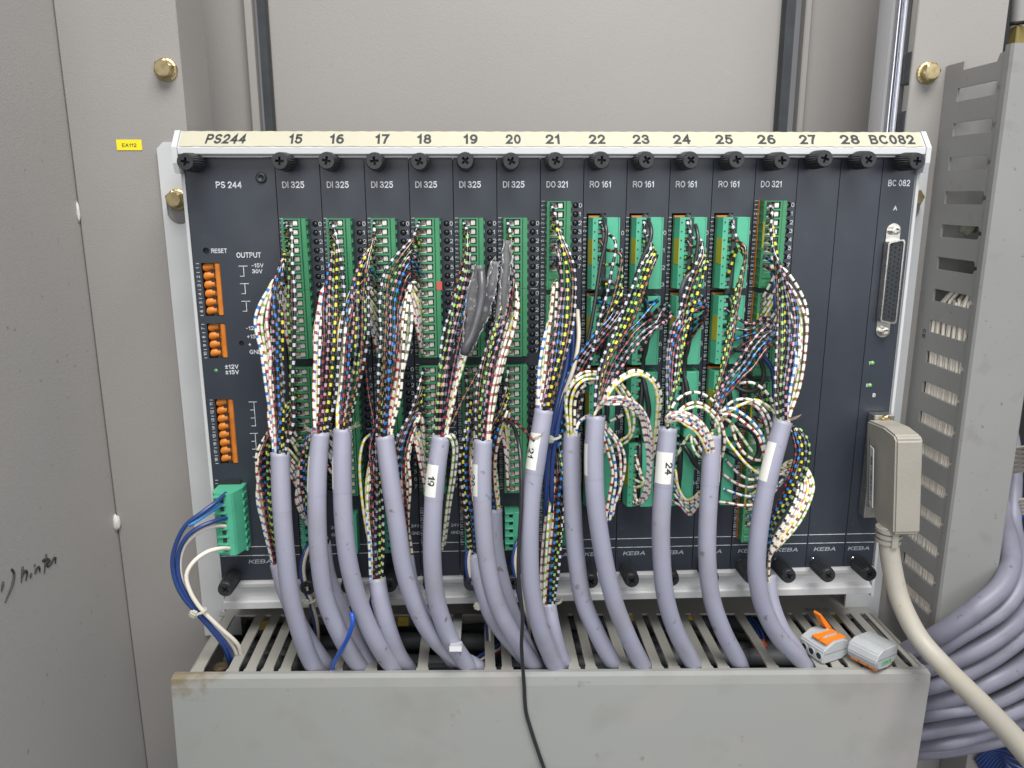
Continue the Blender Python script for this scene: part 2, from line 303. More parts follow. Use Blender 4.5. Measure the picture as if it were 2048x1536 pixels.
def glyph(t, bold=0.0):
    """stroked sans lettering: verts (x, y, layer), cap height 0.7"""
    k = (t, bold)
    if k in _g: return _g[k]
    th = 0.085 + 2.2 * bold; V = []; F = []; x0 = 0.0; hh = th / 2; lay = 0
    for ch in t:
        if ch == ' ': x0 += 0.24; continue
        W, strokes = FONT[ch]
        for st in strokes:
            P = []
            for (u, v) in st:
                q = np.array([x0 + hh + u * max(W - th, 0.0), hh + v * (0.7 - th)])
                if P and np.linalg.norm(q - P[-1]) < 1e-6: continue
                if P:
                    m = int(np.linalg.norm(q - P[-1]) / 0.12); p = P[-1]
                    for e in range(1, m + 1): P.append(p + (q - p) * e / (m + 1))
                P.append(q)
            P = np.array(P); d = np.diff(P, axis=0); d /= np.linalg.norm(d, axis=1)[:, None]
            closed = np.linalg.norm(P[0] - P[-1]) < 1e-5
            base = len(V)
            for i in range(len(P)):
                a = d[i - 1] if i > 0 else (d[-1] if closed else d[0]); c = d[i] if i < len(d) else (d[0] if closed else d[-1])
                n1 = np.array([-a[1], a[0]]); n2 = np.array([-c[1], c[0]]); m = n1 + n2; m /= np.linalg.norm(m) + 1e-9
                m = m * min(1 / max(0.35, m @ n1), 2.2) * hh
                e = np.zeros(2)
                if not closed and i == 0: e = -d[0] * hh * 0.98
                if not closed and i == len(P) - 1: e = d[-1] * hh * 0.98
                V.append((*(P[i] + m + e), lay)); V.append((*(P[i] - m + e), lay))
            for i in range(len(P) - 1): F.append((base + 2 * i, base + 2 * i + 1, base + 2 * i + 3, base + 2 * i + 2))
            lay = (lay + 1) % 4
        x0 += W + 0.085
    _g[k] = (V, F, x0 - 0.085, 0.7)
    return _g[k]
def plate(mb, loops, d0, d1, plane='xz'):
    """flat plate with holes: first loop outer, the rest holes; extruded from d0 to d1 along the third axis"""
    c = bpy.data.curves.new('p', 'CURVE'); c.dimensions = '2D'; c.fill_mode = 'BOTH'; c.extrude = abs(d1 - d0) / 2
    for L in loops:
        sp = c.splines.new('POLY'); sp.points.add(len(L) - 1)
        for q, (a, b) in zip(sp.points, L): q.co = (a, b, 0, 1)
        sp.use_cyclic_u = True
    o = bpy.data.objects.new('p', c); col.objects.link(o); me = o.to_mesh()
    mid = (d0 + d1) / 2; V = []
    for v in me.vertices:
        a, b, t = v.co
        V.append((a, mid + t, b) if plane == 'xz' else ((mid + t, a, b) if plane == 'yz' else (a, b, mid + t)))
    F = [tuple(p.vertices) for p in me.polygons]
    o.to_mesh_clear(); bpy.data.objects.remove(o); bpy.data.curves.remove(c)
    mb.add(V, F); return mb
def rect(x0, x1, z0, z1): return [(x0, z0), (x1, z0), (x1, z1), (x0, z1)]
def circ(x, z, r, n=14): return [(x + r * math.cos(2 * math.pi * i / n), z + r * math.sin(2 * math.pi * i / n)) for i in range(n)]
def tag(o, label, cat=None, group=None, kind=None):
    o['label'] = label
    if cat: o['category'] = cat
    if group: o['group'] = group
    if kind: o['kind'] = kind
    return o
def thing(name, label, cat, loc=(0, 0, 0), group=None):
    o = bpy.data.objects.new(name, None); col.objects.link(o); o.location = [c * MM for c in loc]
    o.empty_display_size = 0.01
    return tag(o, label, cat, group)
def struct(o, label): o['kind'] = 'structure'; o['label'] = label; return o
def spline(pts, step=2.4):
    """centripetal Catmull-Rom through pts, resampled evenly"""
    P = [np.array(p, float) for p in pts]
    Q = [P[0]]
    for p in P[1:]:
        if np.linalg.norm(p - Q[-1]) > 0.4: Q.append(p)
    P = [2 * Q[0] - Q[1]] + Q + [2 * Q[-1] - Q[-2]]
    out = []
    for i in range(1, len(P) - 2):
        p0, p1, p2, p3 = P[i - 1:i + 3]
        t0 = 0; t1 = t0 + max(np.linalg.norm(p1 - p0), 1e-3) ** .5; t2 = t1 + max(np.linalg.norm(p2 - p1), 1e-3) ** .5; t3 = t2 + max(np.linalg.norm(p3 - p2), 1e-3) ** .5
        for t in np.linspace(t1, t2, 12, endpoint=False):
            A1 = (t1 - t) / (t1 - t0) * p0 + (t - t0) / (t1 - t0) * p1; A2 = (t2 - t) / (t2 - t1) * p1 + (t - t1) / (t2 - t1) * p2
            A3 = (t3 - t) / (t3 - t2) * p2 + (t - t2) / (t3 - t2) * p3
            B1 = (t2 - t) / (t2 - t0) * A1 + (t - t0) / (t2 - t0) * A2; B2 = (t3 - t) / (t3 - t1) * A2 + (t - t1) / (t3 - t1) * A3
            out.append((t2 - t) / (t2 - t1) * B1 + (t - t1) / (t2 - t1) * B2)
    out.append(P[-2]); out = np.array(out)
    s = np.r_[0, np.cumsum(np.linalg.norm(np.diff(out, axis=0), axis=1))]
    n = max(4, int(s[-1] / step)); u = np.linspace(0, s[-1], n)
    return np.stack([np.interp(u, s, out[:, k]) for k in range(3)], 1)
def px(pts): return [aty(x, y, Y) for x, y, Y in pts]

HP = 5.08; H = 261.8

# ================================================================== SETTING: cabinet
struct(MB().box(-150, -80.6, -400, 60, -400, 520).build('cabinet_wall', M['beige2']), 'grey beige painted cabinet side wall at the left edge')
b = MB(); b.box(-80, -9.8, 39, 41.5, -400, 520, 0.6); b.box(-12.3, -9.8, 41.6, 90, -400, 520)
struct(b.build('cabinet_frame', M['beige']), 'beige vertical cabinet rail left of the rack')
struct(MB().box(-80.58, -80.02, 39.6, 41, -400, 520).build('cabinet_seam', M['seam']), 'thin dark seam between side wall and left rail')
b = MB(); b.box(438.3, 495.4, 39, 41.5, -400, 520, 0.6); b.box(492.9, 495.4, 41.6, 110, -400, 520)
struct(b.build('cabinet_frame', M['beige']), 'beige vertical cabinet rail right of the rack')
# back: folded frame strips, gasket, door skin
b = MB(); b.box(-46, -41.5, 140, 152, -400, 620); b.box(-90, 6, 148, 150, -400, 620); b.box(3, 9, 140, 150.6, -400, 620, 1.0); b.box(-60, -45, 120, 148, -400, 620)
struct(b.build('back_frame', M['beige']), 'folded beige frame strip behind the left rail')
b = MB(); b.box(408, 413, 140, 150.6, -400, 620, 1.0); b.box(410, 500, 148, 150, -400, 620)
struct(b.build('back_frame', M['beige']), 'folded beige frame strip behind the right rail')
struct(MB().box(16.5, 396, 156, 158, -400, 620, 0.5).build('back_panel', M['beige']), 'plain beige door skin closing the back of the cabinet')
struct(MB().prism([(11, 147), (16.6, 147), (17.4, 152), (17, 160), (11, 160)], -400, 620).build('door_gasket', M['rubber']), 'black rubber gasket left of the back panel')
struct(MB().prism([(395.3, 152), (396, 147), (403, 147), (403, 160), (395.5, 160)], -400, 620).build('door_gasket', M['rubber']), 'black rubber gasket right of the back panel')
b = MB(); b.box(496, 700, 150, 152, -400, 620)
struct(b.build('cabinet_wall', M['panel_dark']), 'dark space right of the right cabinet rail')
b = MB()
for x0, x1, y in ((432, 437, 58), (437.2, 441, 62), (441.2, 446, 60)): b.box(x0, x1, y, y + 20, -400, 520, 1.2)
struct(b.build('aluminium_profile', M['alu']), 'bright aluminium profile behind the right rail edge')
for i, z in enumerate((318, 282)):
    tag(MB().box(441.5, 446, 44, 57, z - 9, z + 11, 1.0).build('profile_clip', M['rubber']), ['small black clip low on the aluminium profile, just above the strip', 'long black clip on the aluminium profile beside the right bolt'][1 - i], 'clip')
# grey beige base behind the horizontal duct
struct(MB().box(-80, 560, 90, 92, -400, 60).build('cabinet_floor', M['panel_dark']), 'dark cabinet interior below the rack')

def blob(pts, r, name, m, label, cat):
    bm = bmesh.new(); bmesh.ops.create_icosphere(bm, subdivisions=3, radius=1)
    for v in bm.verts:
        k = 1 + 0.16 * math.sin(7 * v.co.x + 3) * math.cos(6 * v.co.z + v.co.y * 4)
        v.co = Vector((v.co.x * r[0] * k, v.co.y * r[1] * k, v.co.z * r[2] * k)) * MM
    me = bpy.data.meshes.new(name); bm.to_mesh(me); bm.free(); me.materials.append(m)
    me.polygons.foreach_set('use_smooth', [True] * len(me.polygons))
    return tag(link(me, name, None, pts), label, cat)
p = atx(232, 1045, -80); blob((-79.6, p[1], p[2]), (2.6, 2.4, 5.6), 'sealant_blob', M['caulk'], 'white sealant blob on the left corner seam, lower one', 'sealant')
p = atx(156, 424, -80); blob((-79.8, p[1], p[2]), (1.0, 1.2, 6), 'sealant_blob', M['caulk'], 'thin white sealant smear on the left corner seam, upper one', 'sealant')

# handwriting on the side wall
def stroke(pts, r=0.55):
    P = [atx(x, y, -80.55) for x, y in pts]
    Q = spline(P, 1.2); Q[:, 0] = -80.5
    return Q
b = MB()
for s in ([(22, 1138), (27, 1146), (25, 1165), (10, 1205)], [(6, 1163), (2, 1183)],
          [(45, 1133), (42, 1165)], [(43, 1152), (50, 1142), (54, 1146), (51, 1161)],
          [(62, 1146), (60, 1156)], [(68, 1130), (69, 1132)], [(71, 1137), (70, 1148)], [(71, 1142), (76, 1134), (79, 1136), (79, 1144)],
          [(92, 1108), (88, 1147)], [(84, 1122), (95, 1117)], [(93, 1128), (98, 1123), (97, 1119), (93, 1124), (95, 1134), (100, 1130)],
          [(103, 1120), (102, 1130)], [(103, 1125), (109, 1115), (111, 1117), (110, 1127)]):
    Q = stroke(s); b.tube(Q, lambda t: 0.8 * (0.65 + 0.5 * math.sin(math.pi * min(1, t * 1.1 + .1))), 5)
tag(b.build('handwriting', M['ink']), 'black marker handwriting reading 1) hinten on the left wall', 'handwriting')
# yellow tag
t = thing('name_tag', 'small yellow tag printed EA112 on the left rail', 'tag', (-52.6, 38.9, 267.8))
MB().box(0, 15.1, -0.25, 0, 0, 6.2).build('sticker', M['tag_yellow'], t)
MB().text('EA112', 3.3, 1.9, 2.1, 8.6, y=-0.32, bold=0.01).build('lettering', M['ink'], t)

# ================================================================== bolts
def hexbolt(loc, label, r=4.9, washer=6.8, length=7):
    t = thing('hex_bolt', label, 'bolt', loc, 'yellow zinc hexagon bolts')
    MB().lathe([(washer, 0), (washer, -0.9), (washer * .93, -1.4), (r * 1.12, -1.9)], 36, mod=lambda k, i, q: q * (1 - 0.02 * (i % 2)) if k > 0 else q).build('washer', M['brass'], t)
    a0 = random.random()
    n = 6; V = []
    prof = [(1.15, -1.5), (1.15, -length + 0.8), (1.0, -length)]
    b = MB()
    for k, (q, y) in enumerate(prof):
        for i in range(24):
            a = a0 + 2 * math.pi * i / 24; hexr = math.cos(math.pi / 6) / math.cos(((2 * math.pi * i / 24) % (math.pi / 3)) - math.pi / 6)
            rr = r * q * (hexr if k < 2 else 0.89)
            V.append((rr * math.cos(a), y, rr * math.sin(a)))
    F = [(k * 24 + i, k * 24 + (i + 1) % 24, (k + 1) * 24 + (i + 1) % 24, (k + 1) * 24 + i) for k in range(2) for i in range(24)]
    F.append(tuple(range(48, 72))[::-1]); b.add(V, F); b.build('head', M['brass'], t)
    return t
hexbolt((-18.6, 38.9, 314.2), 'brass coloured hex bolt on the left rail, above the yellow tag')
hexbolt((448.0, 38.9, 314.4), 'brass coloured hex bolt on the right rail beside the slotted duct')
hexbolt((-18.0, 36.4, 238.6), 'brass bolt in the left rack ear, half behind the rack edge', 4.6, 6.5, 9)
hexbolt((444.5, 36.4, 238.6), 'brass bolt in the right rack ear, mostly hidden by the rack', 4.6, 6.5, 9)

# ================================================================== card rack
rack = thing('card_rack', 'white nineteen inch card rack with yellowed number strip along its top', 'rack')
for s, x0, x1 in ((0, -28, -2.6), (1, 429.4, 454.8)):
    b = MB(); c = 4
    outer = [(x0 + (c if s == 0 else 0), 272.5), (x1 - (c if s else 0), 272.5), (x1, 272.5 - (c if s else 0)), (x1, -60), (x0, -60), (x0, 272.5 - (c if s == 0 else 0))]
    hx = (-18 if s == 0 else 444.5)
    holes = [[(hx + 7.5 * math.cos(a), (231 if a > math.pi else 236) + 7.5 * math.sin(a)) for a in np.linspace(0, 2 * math.pi, 24, endpoint=False)]]
    plate(b, [outer] + holes, 36.4, 38.6)
    b.build('mounting_ear', M['white'], rack)
for s, x0, x1 in ((0, -2.5, -0.5), (1, 428.0, 430.0)):
    b = MB(); b.box(x0, x1, 0.5, 90, -23, 262, 0.25)
    if s == 1: b.box(426.9, 427.9, 2, 10, 0, 262)
    b.mi = 0
    b.build('side_plate', M['white'], rack)
b = MB()   # top rail profile (y, z)
b.prism([(60, 276), (0.4, 276), (-7.6, 266.8), (-7.6, 263.6), (-6.8, 263.0), (-4.6, 263.0), (-4.6, 262.7), (-5.2, 262.5), (-5.2, 261.9), (0, 261.9), (0, 266), (60, 270)], -0.3, 427.0, 'x')
b.build('top_rail', M['white'], rack)
for x0, x1 in ((-3.4, -0.5), (427.2, 430.1)):
    MB().prism([(60, 276.6), (0.0, 276.6), (-8.2, 267.2), (-8.2, 258.5), (-6.5, 253), (6, 253), (60, 262)], x0, x1, 'x').build('end_bracket', M['white'], rack)
b = MB()   # bottom rail
b.prism([(0.3, -0.4), (-1.6, -0.8), (-2.0, -2.0), (-1.6, -4.2), (1.5, -5.6), (3.2, -8.0), (3.0, -13.2), (-0.5, -14.2), (-1.8, -15.2), (-1.8, -19.4), (-0.5, -20.2), (60, -20.2), (60, -0.4)], -0.3, 427.0, 'x')
b.build('bottom_rail', M['rackalu'], rack)
MB().box(-0.2, 427.6, 27, 32, -1, 262).build('cage_back', M['panel_dark'], rack)
# number strip on the slope
P0 = np.array([0, 0.4, 276.0]); P1 = np.array([0, -7.6, 266.8]); nrm = np.array([0, -9.2, 8.0]); nrm /= np.linalg.norm(nrm)
dn = (P1 - P0) / np.linalg.norm(P1 - P0); L = np.linalg.norm(P1 - P0)
b = MB(); N = 240; V = []
for i in range(N + 1):
    x = 0.3 + 426.0 * i / N
    lo = L * (0.945 + 0.02 * math.sin(i * 0.9) * math.sin(i * 0.37) + 0.012 * math.sin(i * 2.1)); hi = L * (0.0 + 0.012 * math.sin(i * 1.3))
    if i > 215 and i % 7 < 3: lo -= 0.25
    lift = 0.28 + 0.12 * abs(math.sin(i * 0.55))
    for q in (hi, lo * .5, lo): V.append(np.array([x, 0, 0]) + P0 + dn * q + nrm * (lift if q == lo else 0.28))
F = []
for i in range(N):
    for k in range(2): F.append((3 * i + k, 3 * i + 3 + k, 3 * i + 4 + k, 3 * i + 1 + k))
b.add(V, F); strip = b.build('number_strip', M['strip'], rack)
fr = (P0 + nrm * 0.36, np.array([1.0, 0, 0]), -dn)
b = MB()
def strip_mm(x, y):                       # pixel -> along-strip coordinates
    d = ray(x, y); t = ((P0 - CAM_C) @ nrm) / (d @ nrm); q = CAM_C + d * t
    return q[0], (q - P0) @ (-dn)
for t, x0, x1 in (('PS244', 409, 495), ('15', 577, 607), ('16', 659, 690), ('17', 750, 780), ('18', 834, 864), ('19', 927, 956), ('20', 1012, 1042), ('21', 1092, 1120), ('22', 1179, 1210), ('23', 1267, 1298),
                  ('24', 1348, 1380), ('25', 1433, 1464), ('26', 1517, 1549), ('27', 1601, 1630), ('28', 1683, 1716), ('BC082', 1742, 1827)):
    a, z0 = strip_mm(x0, 290); c2, z1 = strip_mm(x1, 270)
    sh = {'PS244': 0.12}.get(t, 0.0)
    b.text(t, a, -9.6, 7.4, width=(c2 - a) * 0.97, bold=0.028, shear=sh, frame=fr)
b.build('lettering', M['ink'], strip)

# ================================================================== shared module parts
def knob_mesh():
    b = MB(); n = 48
    def md(k, i, r): return r * (1.0 if i % 2 else 0.93) if k in (1, 2, 3) else r
    b.lathe([(3.6, -4.0), (5.3, -4.8), (5.15, -12), (4.85, -20.3), (4.6, -20.6), (4.5, -21.6), (4.2, -22.0)], n, mod=md)
    b.f.pop(); b.m.pop()
    # front face with phillips cross
    w, l, ci = 0.66, 2.35, []
    cross = [(l, -w), (l, w), (w, w), (w, l), (-w, l), (-w, w), (-l, w), (-l, -w), (-w, -w), (-w, -l), (w, -l), (w, -w)]
    cross.sort(key=lambda p: math.atan2(p[1], p[0]) % (2 * math.pi))
    outer = [(4.2 * math.cos(2 * math.pi * i / n), 4.2 * math.sin(2 * math.pi * i / n)) for i in range(n)]
    base = b.add([(x, -22.0, z) for x, z in outer] + [(x, -22.0, z) for x, z in cross] + [(x * .7, -19.0, z * .7) for x, z in cross], [])
    ang = [math.atan2(p[1], p[0]) % (2 * math.pi) for p in cross]
    near = [min(range(12), key=lambda j: min(abs(ang[j] - 2 * math.pi * (i + .0) / n), 2 * math.pi - abs(ang[j] - 2 * math.pi * i / n))) for i in range(n)]
    for i in range(n):
        j = (i + 1) % n; a, c = near[i], near[j]
        b.f.append((base + i, base + j, base + n + a)); b.m.append(0)
        if a != c: b.f.append((base + j, base + n + c, base + n + a)); b.m.append(0)
    for i in range(12):
        j = (i + 1) % 12
        b.f.append((base + n + i, base + n + j, base + n + 12 + j, base + n + 12 + i)); b.m.append(1)
    b.f.append(tuple(base + n + 12 + i for i in range(12))); b.m.append(1)
    return b.mesh('thumbscrew', [M['knob'], M['dark']])
KNOB = knob_mesh()
SHANK = MB().lathe([(2.3, 0), (2.3, -2), (1.9, -2.2), (1.9, -6)], 14).mesh('shank', M['steel'], True)
def knob(parent, x, z, rot):
    k = link(KNOB, 'thumbscrew', parent, (x, 0, z - .2), (random.uniform(-.02, .02), rot, random.uniform(-.02, .02)))
    link(SHANK, 'shank', k)
LED = MB().lathe([(1.75, 2.4), (1.6, 1.9), (1.35, 0.9), (0.9, 0.45), (0.0, 0.3)], 14).mesh('led', M['led'], True)
LEDG = MB().lathe([(1.5, 1.5), (1.4, 0.0), (1.1, -0.7), (0.0, -1.1)], 14).mesh('led', M['ledg'], True)
LEDG2 = MB().lathe([(1.5, 1.5), (1.4, 0.2), (1.1, -0.3), (0.0, -0.6)], 14).mesh('led', M['ledg2'], True)

def clamp_mesh():
    b = MB(); b.box(9.9, 12.6, -8.2, -4, -1.5, 1.5, 0.25)
    b.add([(5.4, -5.0, -1.4), (9.6, -7.2, -1.7), (9.6, -7.2, -0.9), (5.4, -5.0, 0.2), (5.4, -4.6, 1.5), (7.4, -6.4, 1.6), (9.4, -4.6, 1.5)], [(0, 1, 2, 3), (3, 5, 4), (3, 2, 6, 5)])
    b.box(5.4, 9.6, -8.0, -7.4, -1.75, -1.35)
    return b.mesh('clamp', M['clamp'])
CLAMP = clamp_mesh()
_plug = {}
def plug(parent, n, ztop, x=0.0, m='green', nopen=None):
    """row of n rising clamp terminals; origin at its top left"""
    nopen = n if nopen is None else nopen
    key = (n, m, nopen)
    hgt = n * HP
    if key not in _plug:
        b = MB()
        holes = [rect(5.0, 13.2, -(i + .5) * HP - 1.95, -(i + .5) * HP + 1.95) for i in range(nopen)]
        plate(b, [rect(3.5, 14.3, -hgt, 0)] + holes, -9, -3.6)
        b.box(3.5, 14.3, -3.6, 0.0, -hgt, 0)
        b.box(14.3, 14.7, -7.2, 0.0, -hgt + .1, -.1)
        b.box(14.7, 17.3, -8.4, 0.0, -hgt, 0, 0.15)
        for i in range(n):
            z = -(i + .5) * HP; b.box(17.3, 18.0, -7.2, -1.5, z - 1.0, z + 1.0)
            b.box(3.1, 3.5, -8.0, 0.0, z - 0.4, z + 0.4)
        for i in range(nopen, n):
            z = -(i + .5) * HP; b.box(4.6, 13.0, -9.5, -9.0, z - 1.8, z + 1.8, 0.2)
        b.mi = 1
        for i in range(nopen): z = -(i + .5) * HP; b.box(5.02, 13.18, -3.9, -3.5, z - 1.93, z + 1.93)  # black floors hold the shade inside the terminal openings
        _plug[key] = b.mesh('terminal_plug', [M[m], M['dark']])
    o = link(_plug[key], 'terminal_plug', parent, (x, 0, ztop))
    for i in range(nopen): link(CLAMP, 'clamp', o, (0, 0, -(i + .5) * HP))
    return o
def relay_plug_mesh():
    b = MB(); n = 8; h = n * HP + 0.6
    b.prism([(3.0, 0), (2.6, -6), (4.2, -11.5), (7.3, -12.0), (7.3, -5), (9.6, -5), (9.6, 0)], -h, 0)
    b.box(12.2, 18.9, -12.6, 0, -h, 0, 0.2); b.box(19.15, 20.0, -11.8, 0, -h, 0, 0.1); b.box(18.9, 19.15, -10, 0, -h + .2, -.2)
    b.box(9.6, 12.2, -4.2, 0, -h, 0)
    for i in range(n + 1):
        z = -0.3 - i * HP; b.box(7.3, 9.9, -11.4, -4.5, max(z - .95, -h + .02), min(z + .95, -.02))
    b.mi = 1
    for i in range(n): z = -0.3 - (i + .5) * HP; b.box(7.32, 9.6, -5.4, -4.9, z - 1.3, z + 1.3)
    for i in range(n):
        z = -0.3 - (i + .5) * HP; b.box(5.0, 5.7, -11.95, -11.5, z - .35, z + .35)
    return b.mesh('terminal_plug', [M['mint'], M['dark']])
RPLUG = relay_plug_mesh()
RCLAMP = MB().box(7.6, 9.3, -9.4, -6.0, -1.1, 1.1, 0.2).mesh('clamp', M['clamp'])
RHEAD = MB().box(3.0, 13.0, -2.2, 0.6, -42.2, 0.9, 0.2).mesh('header', M['orange'])
RTAG = MB().box(2.45, 3.1, -10.8, -7.0, -8, 8).mesh('marking_tag', M['yellow_tag'])
def relay_plug(parent, ztop, tag_y=None):
    o = link(RPLUG, 'terminal_plug', parent, (0, 0, ztop))
    link(RHEAD, 'header', o)
    for i in range(8): link(RCLAMP, 'clamp', o, (0, 0, -0.3 - (i + .5) * HP))
    if tag_y:
        MB().prism([(2.55, -6.2), (2.75, -6.2), (4.3, -11.7), (4.1, -11.7)], -27, -12).build('marking_tag', M['yellow_tag'], o)
    return o
def terminal_numbers(b, ztop, n, first, x=1.7):
    for i in range(n + 1): b.box(x - 0.9, x + 0.9, -0.12, -0.05, ztop - i * HP - .13, ztop - i * HP + .13)
    for i in range(n): b.text(str(first + i), x + 0.75, ztop - (i + .5) * HP, 1.8, y=-0.12, rot=math.pi / 2 * -1 + math.pi, align='c')
def print_and_glints(b, name, w, x0=3.6, wid=12.5, logo=True, zt=244.9):
    if name: b.text(name, x0, zt, 3.7, wid, bold=0.012)
    b.box(0.6, w - 0.6, -0.15, -0.05, 22.85, 23.2); b.box(0.6, w - 0.6, -0.15, -0.05, 16.8, 17.15)  # two white lines painted as the bright highlights of groove edges
    
_logo = {}
def logo(parent, w):
    if w not in _logo: b = MB(); b.text('KEBA', w / 2 - 8.0, 11.4, 2.7, 14.5, bold=0.012, shear=0.25); _logo[w] = b.mesh('logo', M['print2'])
    link(_logo[w], 'logo', parent)
def face(parent, w, holes=()):
    logo(parent, w)
    b = MB(); plate(b, [rect(0.22, w - 0.22, 0.1, H - 0.1)] + list(holes), 0, 2.6)
    return b.build('faceplate', M['panel'], parent)
def module(name, hp, label, cat):
    return thing(name, label, cat, (hp * HP, 0, 0))
kx = [8.2] + [8.3, 7.7, 7.8, 7.9, 7.6, 7.5, 7.2, 7.0, 7.0, 6.8, 6.7, 6.6, 6.4, 6.3, 8.2]

sp_ = MB(); plate(sp_, [rect(3.6, 9.6, -25.4, 0)] + [rect(6.2, 8.6, -(i + .5) * HP - 1.2, -(i + .5) * HP + 1.2) for i in range(5)], -10, -6)
sp_.box(9.6, 12.6, -10.3, 0, -25.4, 0, 0.2); sp_.box(3.6, 9.6, -6, 0, -25.4, 0)
for i in range(5): sp_.box(3.7, 8.8, -10.9, -10.0, -(i + .5) * HP + 1.5, -(i + .5) * HP + 2.3, 0.1)
sp_.mi = 1
for i in range(5): sp_.box(6.22, 8.58, -6.4, -6.02, -(i + .5) * HP - 1.18, -(i + .5) * HP + 1.18)
SPLUG = sp_.mesh('supply_plug', [M['mint'], M['dark']])
# ------------------------------------------------------------------ power supply (10 HP)
ps = module('power_supply_module', 0, 'wide dark power supply module marked PS 244 at the left end', 'module')
w = 10 * HP
orange = [(4.6, 15.0, 171.2, 202.2, 6, 1), (4.6, 15.2, 145.6, 166.4, 4, 7), (5.4, 16.0, 78.8, 119.9, 8, 11)]
face(ps, w, [rect(a - .2, c + .2, z0 - .2, z1 + .2) for a, c, z0, z1, n, f in orange] + [circ(8, 209.4, 1.9), circ(24.2, 154.5, 1.6)])
b = MB(); b.text('PS 244', 16.8, 244.9, 3.7, 14.6, bold=0.014); b.text('RESET', 11, 208.1, 2.6, 9.0, bold=0.012); b.text('OUTPUT', 25.3, 205.3, 3.1, 14.2, bold=0.014)
b.text('-15V', 33.6, 199.6, 2.4, bold=0.01); b.text('30V', 33.6, 196.2, 2.4, bold=0.01)
b.text('-12V', 27.5, 162.5, 2.4, bold=0.01); b.text('+15V', 27.7, 157.4, 2.4, bold=0.01); b.text('+', 28.2, 152.6, 2.4, bold=0.02); b.text('GND', 28.5, 147.9, 2.6, bold=0.012)
b.text('\u00b112V', 13.2, 139.0, 2.6, 8.0, bold=0.014); b.text('\u00b115V', 13.2, 135.6, 2.6, 8.0, bold=0.014)
for z in (200.3, 190, 179.6):
    b.box(26, 31.2, -0.15, -.05, z, z + .35); b.box(28.6, 28.95, -0.15, -.05, z - 5.6, z); b.box(26.4, 28.95, -0.15, -.05, z - 5.9, z - 5.6)
for z, k, x in ((118, 4, 25.5), (98, 4, 24.8)):
    b.box(x, x + 5, -0.15, -.05, z, z + .35); b.box(x + 3, x + 3.35, -0.15, -.05, z - (k - 1) * 5.08, z)
    for i in range(1, k): b.box(x + .6, x + 3, -0.15, -.05, z - i * 5.08, z - i * 5.08 + .35)
for z in (62, 57.5, 52.5, 47, 42, 37, 32): b.box(28.6, 31, -0.15, -.05, z, z + .35)
b.box(31, 31.35, -0.15, -.05, 32, 47.3)
for a, c, z0, z1, n, f in orange: terminal_numbers(b, z1 - .2, n, f, x=a - 2.2)
for i in range(2): b.box(1.2, 3, -.12, -.05, 68 - i * 2.2, 68.25 - i * 2.2)
print_and_glints(b, None, w)
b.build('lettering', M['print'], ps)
knob(ps, 8.2, 258.9, 0.2); knob(ps, 8.2, 4.6, 0.7)
MB().lathe([(2.6, 0), (3.2, -0.3), (2.7, -1.2), (1.5, -1.6), (1.4, -1.0), (0, -0.9)], 20).build('screw_head', M['rubber'], ps, (42.8, 0, 250.6), True)
MB().lathe([(1.8, 2.5), (1.8, 1.6), (0, 1.5)], 14).build('reset_button', M['dark'], ps, (8, 0, 209.4))
MB().lathe([(1.55, 2.5), (1.5, 1.2), (0, 1.0)], 14).build('jack', M['dark'], ps, (24.2, 0, 154.5))
link(LEDG2, 'led', ps, (7.6, 0, 137.8))
for a, c, z0, z1, n, f in orange:
    h = MB().box(a - .1, c + .1, 6.5, 8, z0, z1).box(c - 3.0, c, 0.3, 7, z0, z1, 0.5).box(c - 4.4, c - 3.4, 2.6, 7, z0, z1, 0.4).build('orange_header', M['orange'], ps)
    lobe = MB()
    prof = []
    V = []; F = []
    for k in range(9):
        ang = math.pi * k / 8
        V += [(0.2 + 2.2 * (1 - math.sin(ang)) * .55, 6.6 - 5.6 * math.sin(ang) ** 0.6, 2.62 * math.cos(ang)), (6.0, 6.6 - 4.6 * math.sin(ang) ** .6, 2.62 * math.cos(ang) + 0.6)]
    F = [(2 * k, 2 * k + 1, 2 * k + 3, 2 * k + 2) for k in range(8)] + [tuple(range(0, 18, 2))[::-1]]
    lobe.add(V, F); me = lobe.mesh('lobe', M['orange'], True)
    dk = MB().box(4.3, 6.6, 1.6, 6, -1.0, 0.6).mesh('pin_slot', M['dark'])
    for i in range(n):
        zc = z1 - (i + .5) * (z1 - z0) / n
        link(me, 'lobe', h, (a + .1, 0, zc)); link(dk, 'pin_slot', h, (a + .1, 0, zc - 1.8))
# green plug of the supply
g = MB(); zt, zb = 66.0, 26.0
g.prism([(4.0, 0), (3.6, -14), (5.4, -17.5), (12.6, -18.5), (15.6, -18.5), (16.8, -17), (20.2, -9), (20.2, 0)], zb, zt)
for i in range(8):
    z = zt - 2.2 - i * 5.08
    g.box(5.2, 12.4, -19.4, -16.5, z - 0.55, z + 0.55, 0.1)
    g.box(19.4, 20.8, -9.6, -3, z - 3.6, z - 1.4, 0.2)
g.mi = 1
for i in range(7): z = zt - 4.75 - i * 5.08; g.box(8.9, 11.2, -18.7, -17, z - 1.2, z + 1.2)
g.build('terminal_plug', [M['mint'], M['dark']], ps)
MB().box(3.4, 17.4, -2.5, 0, 25, 68.2).build('plug_header', M['dark'], ps)

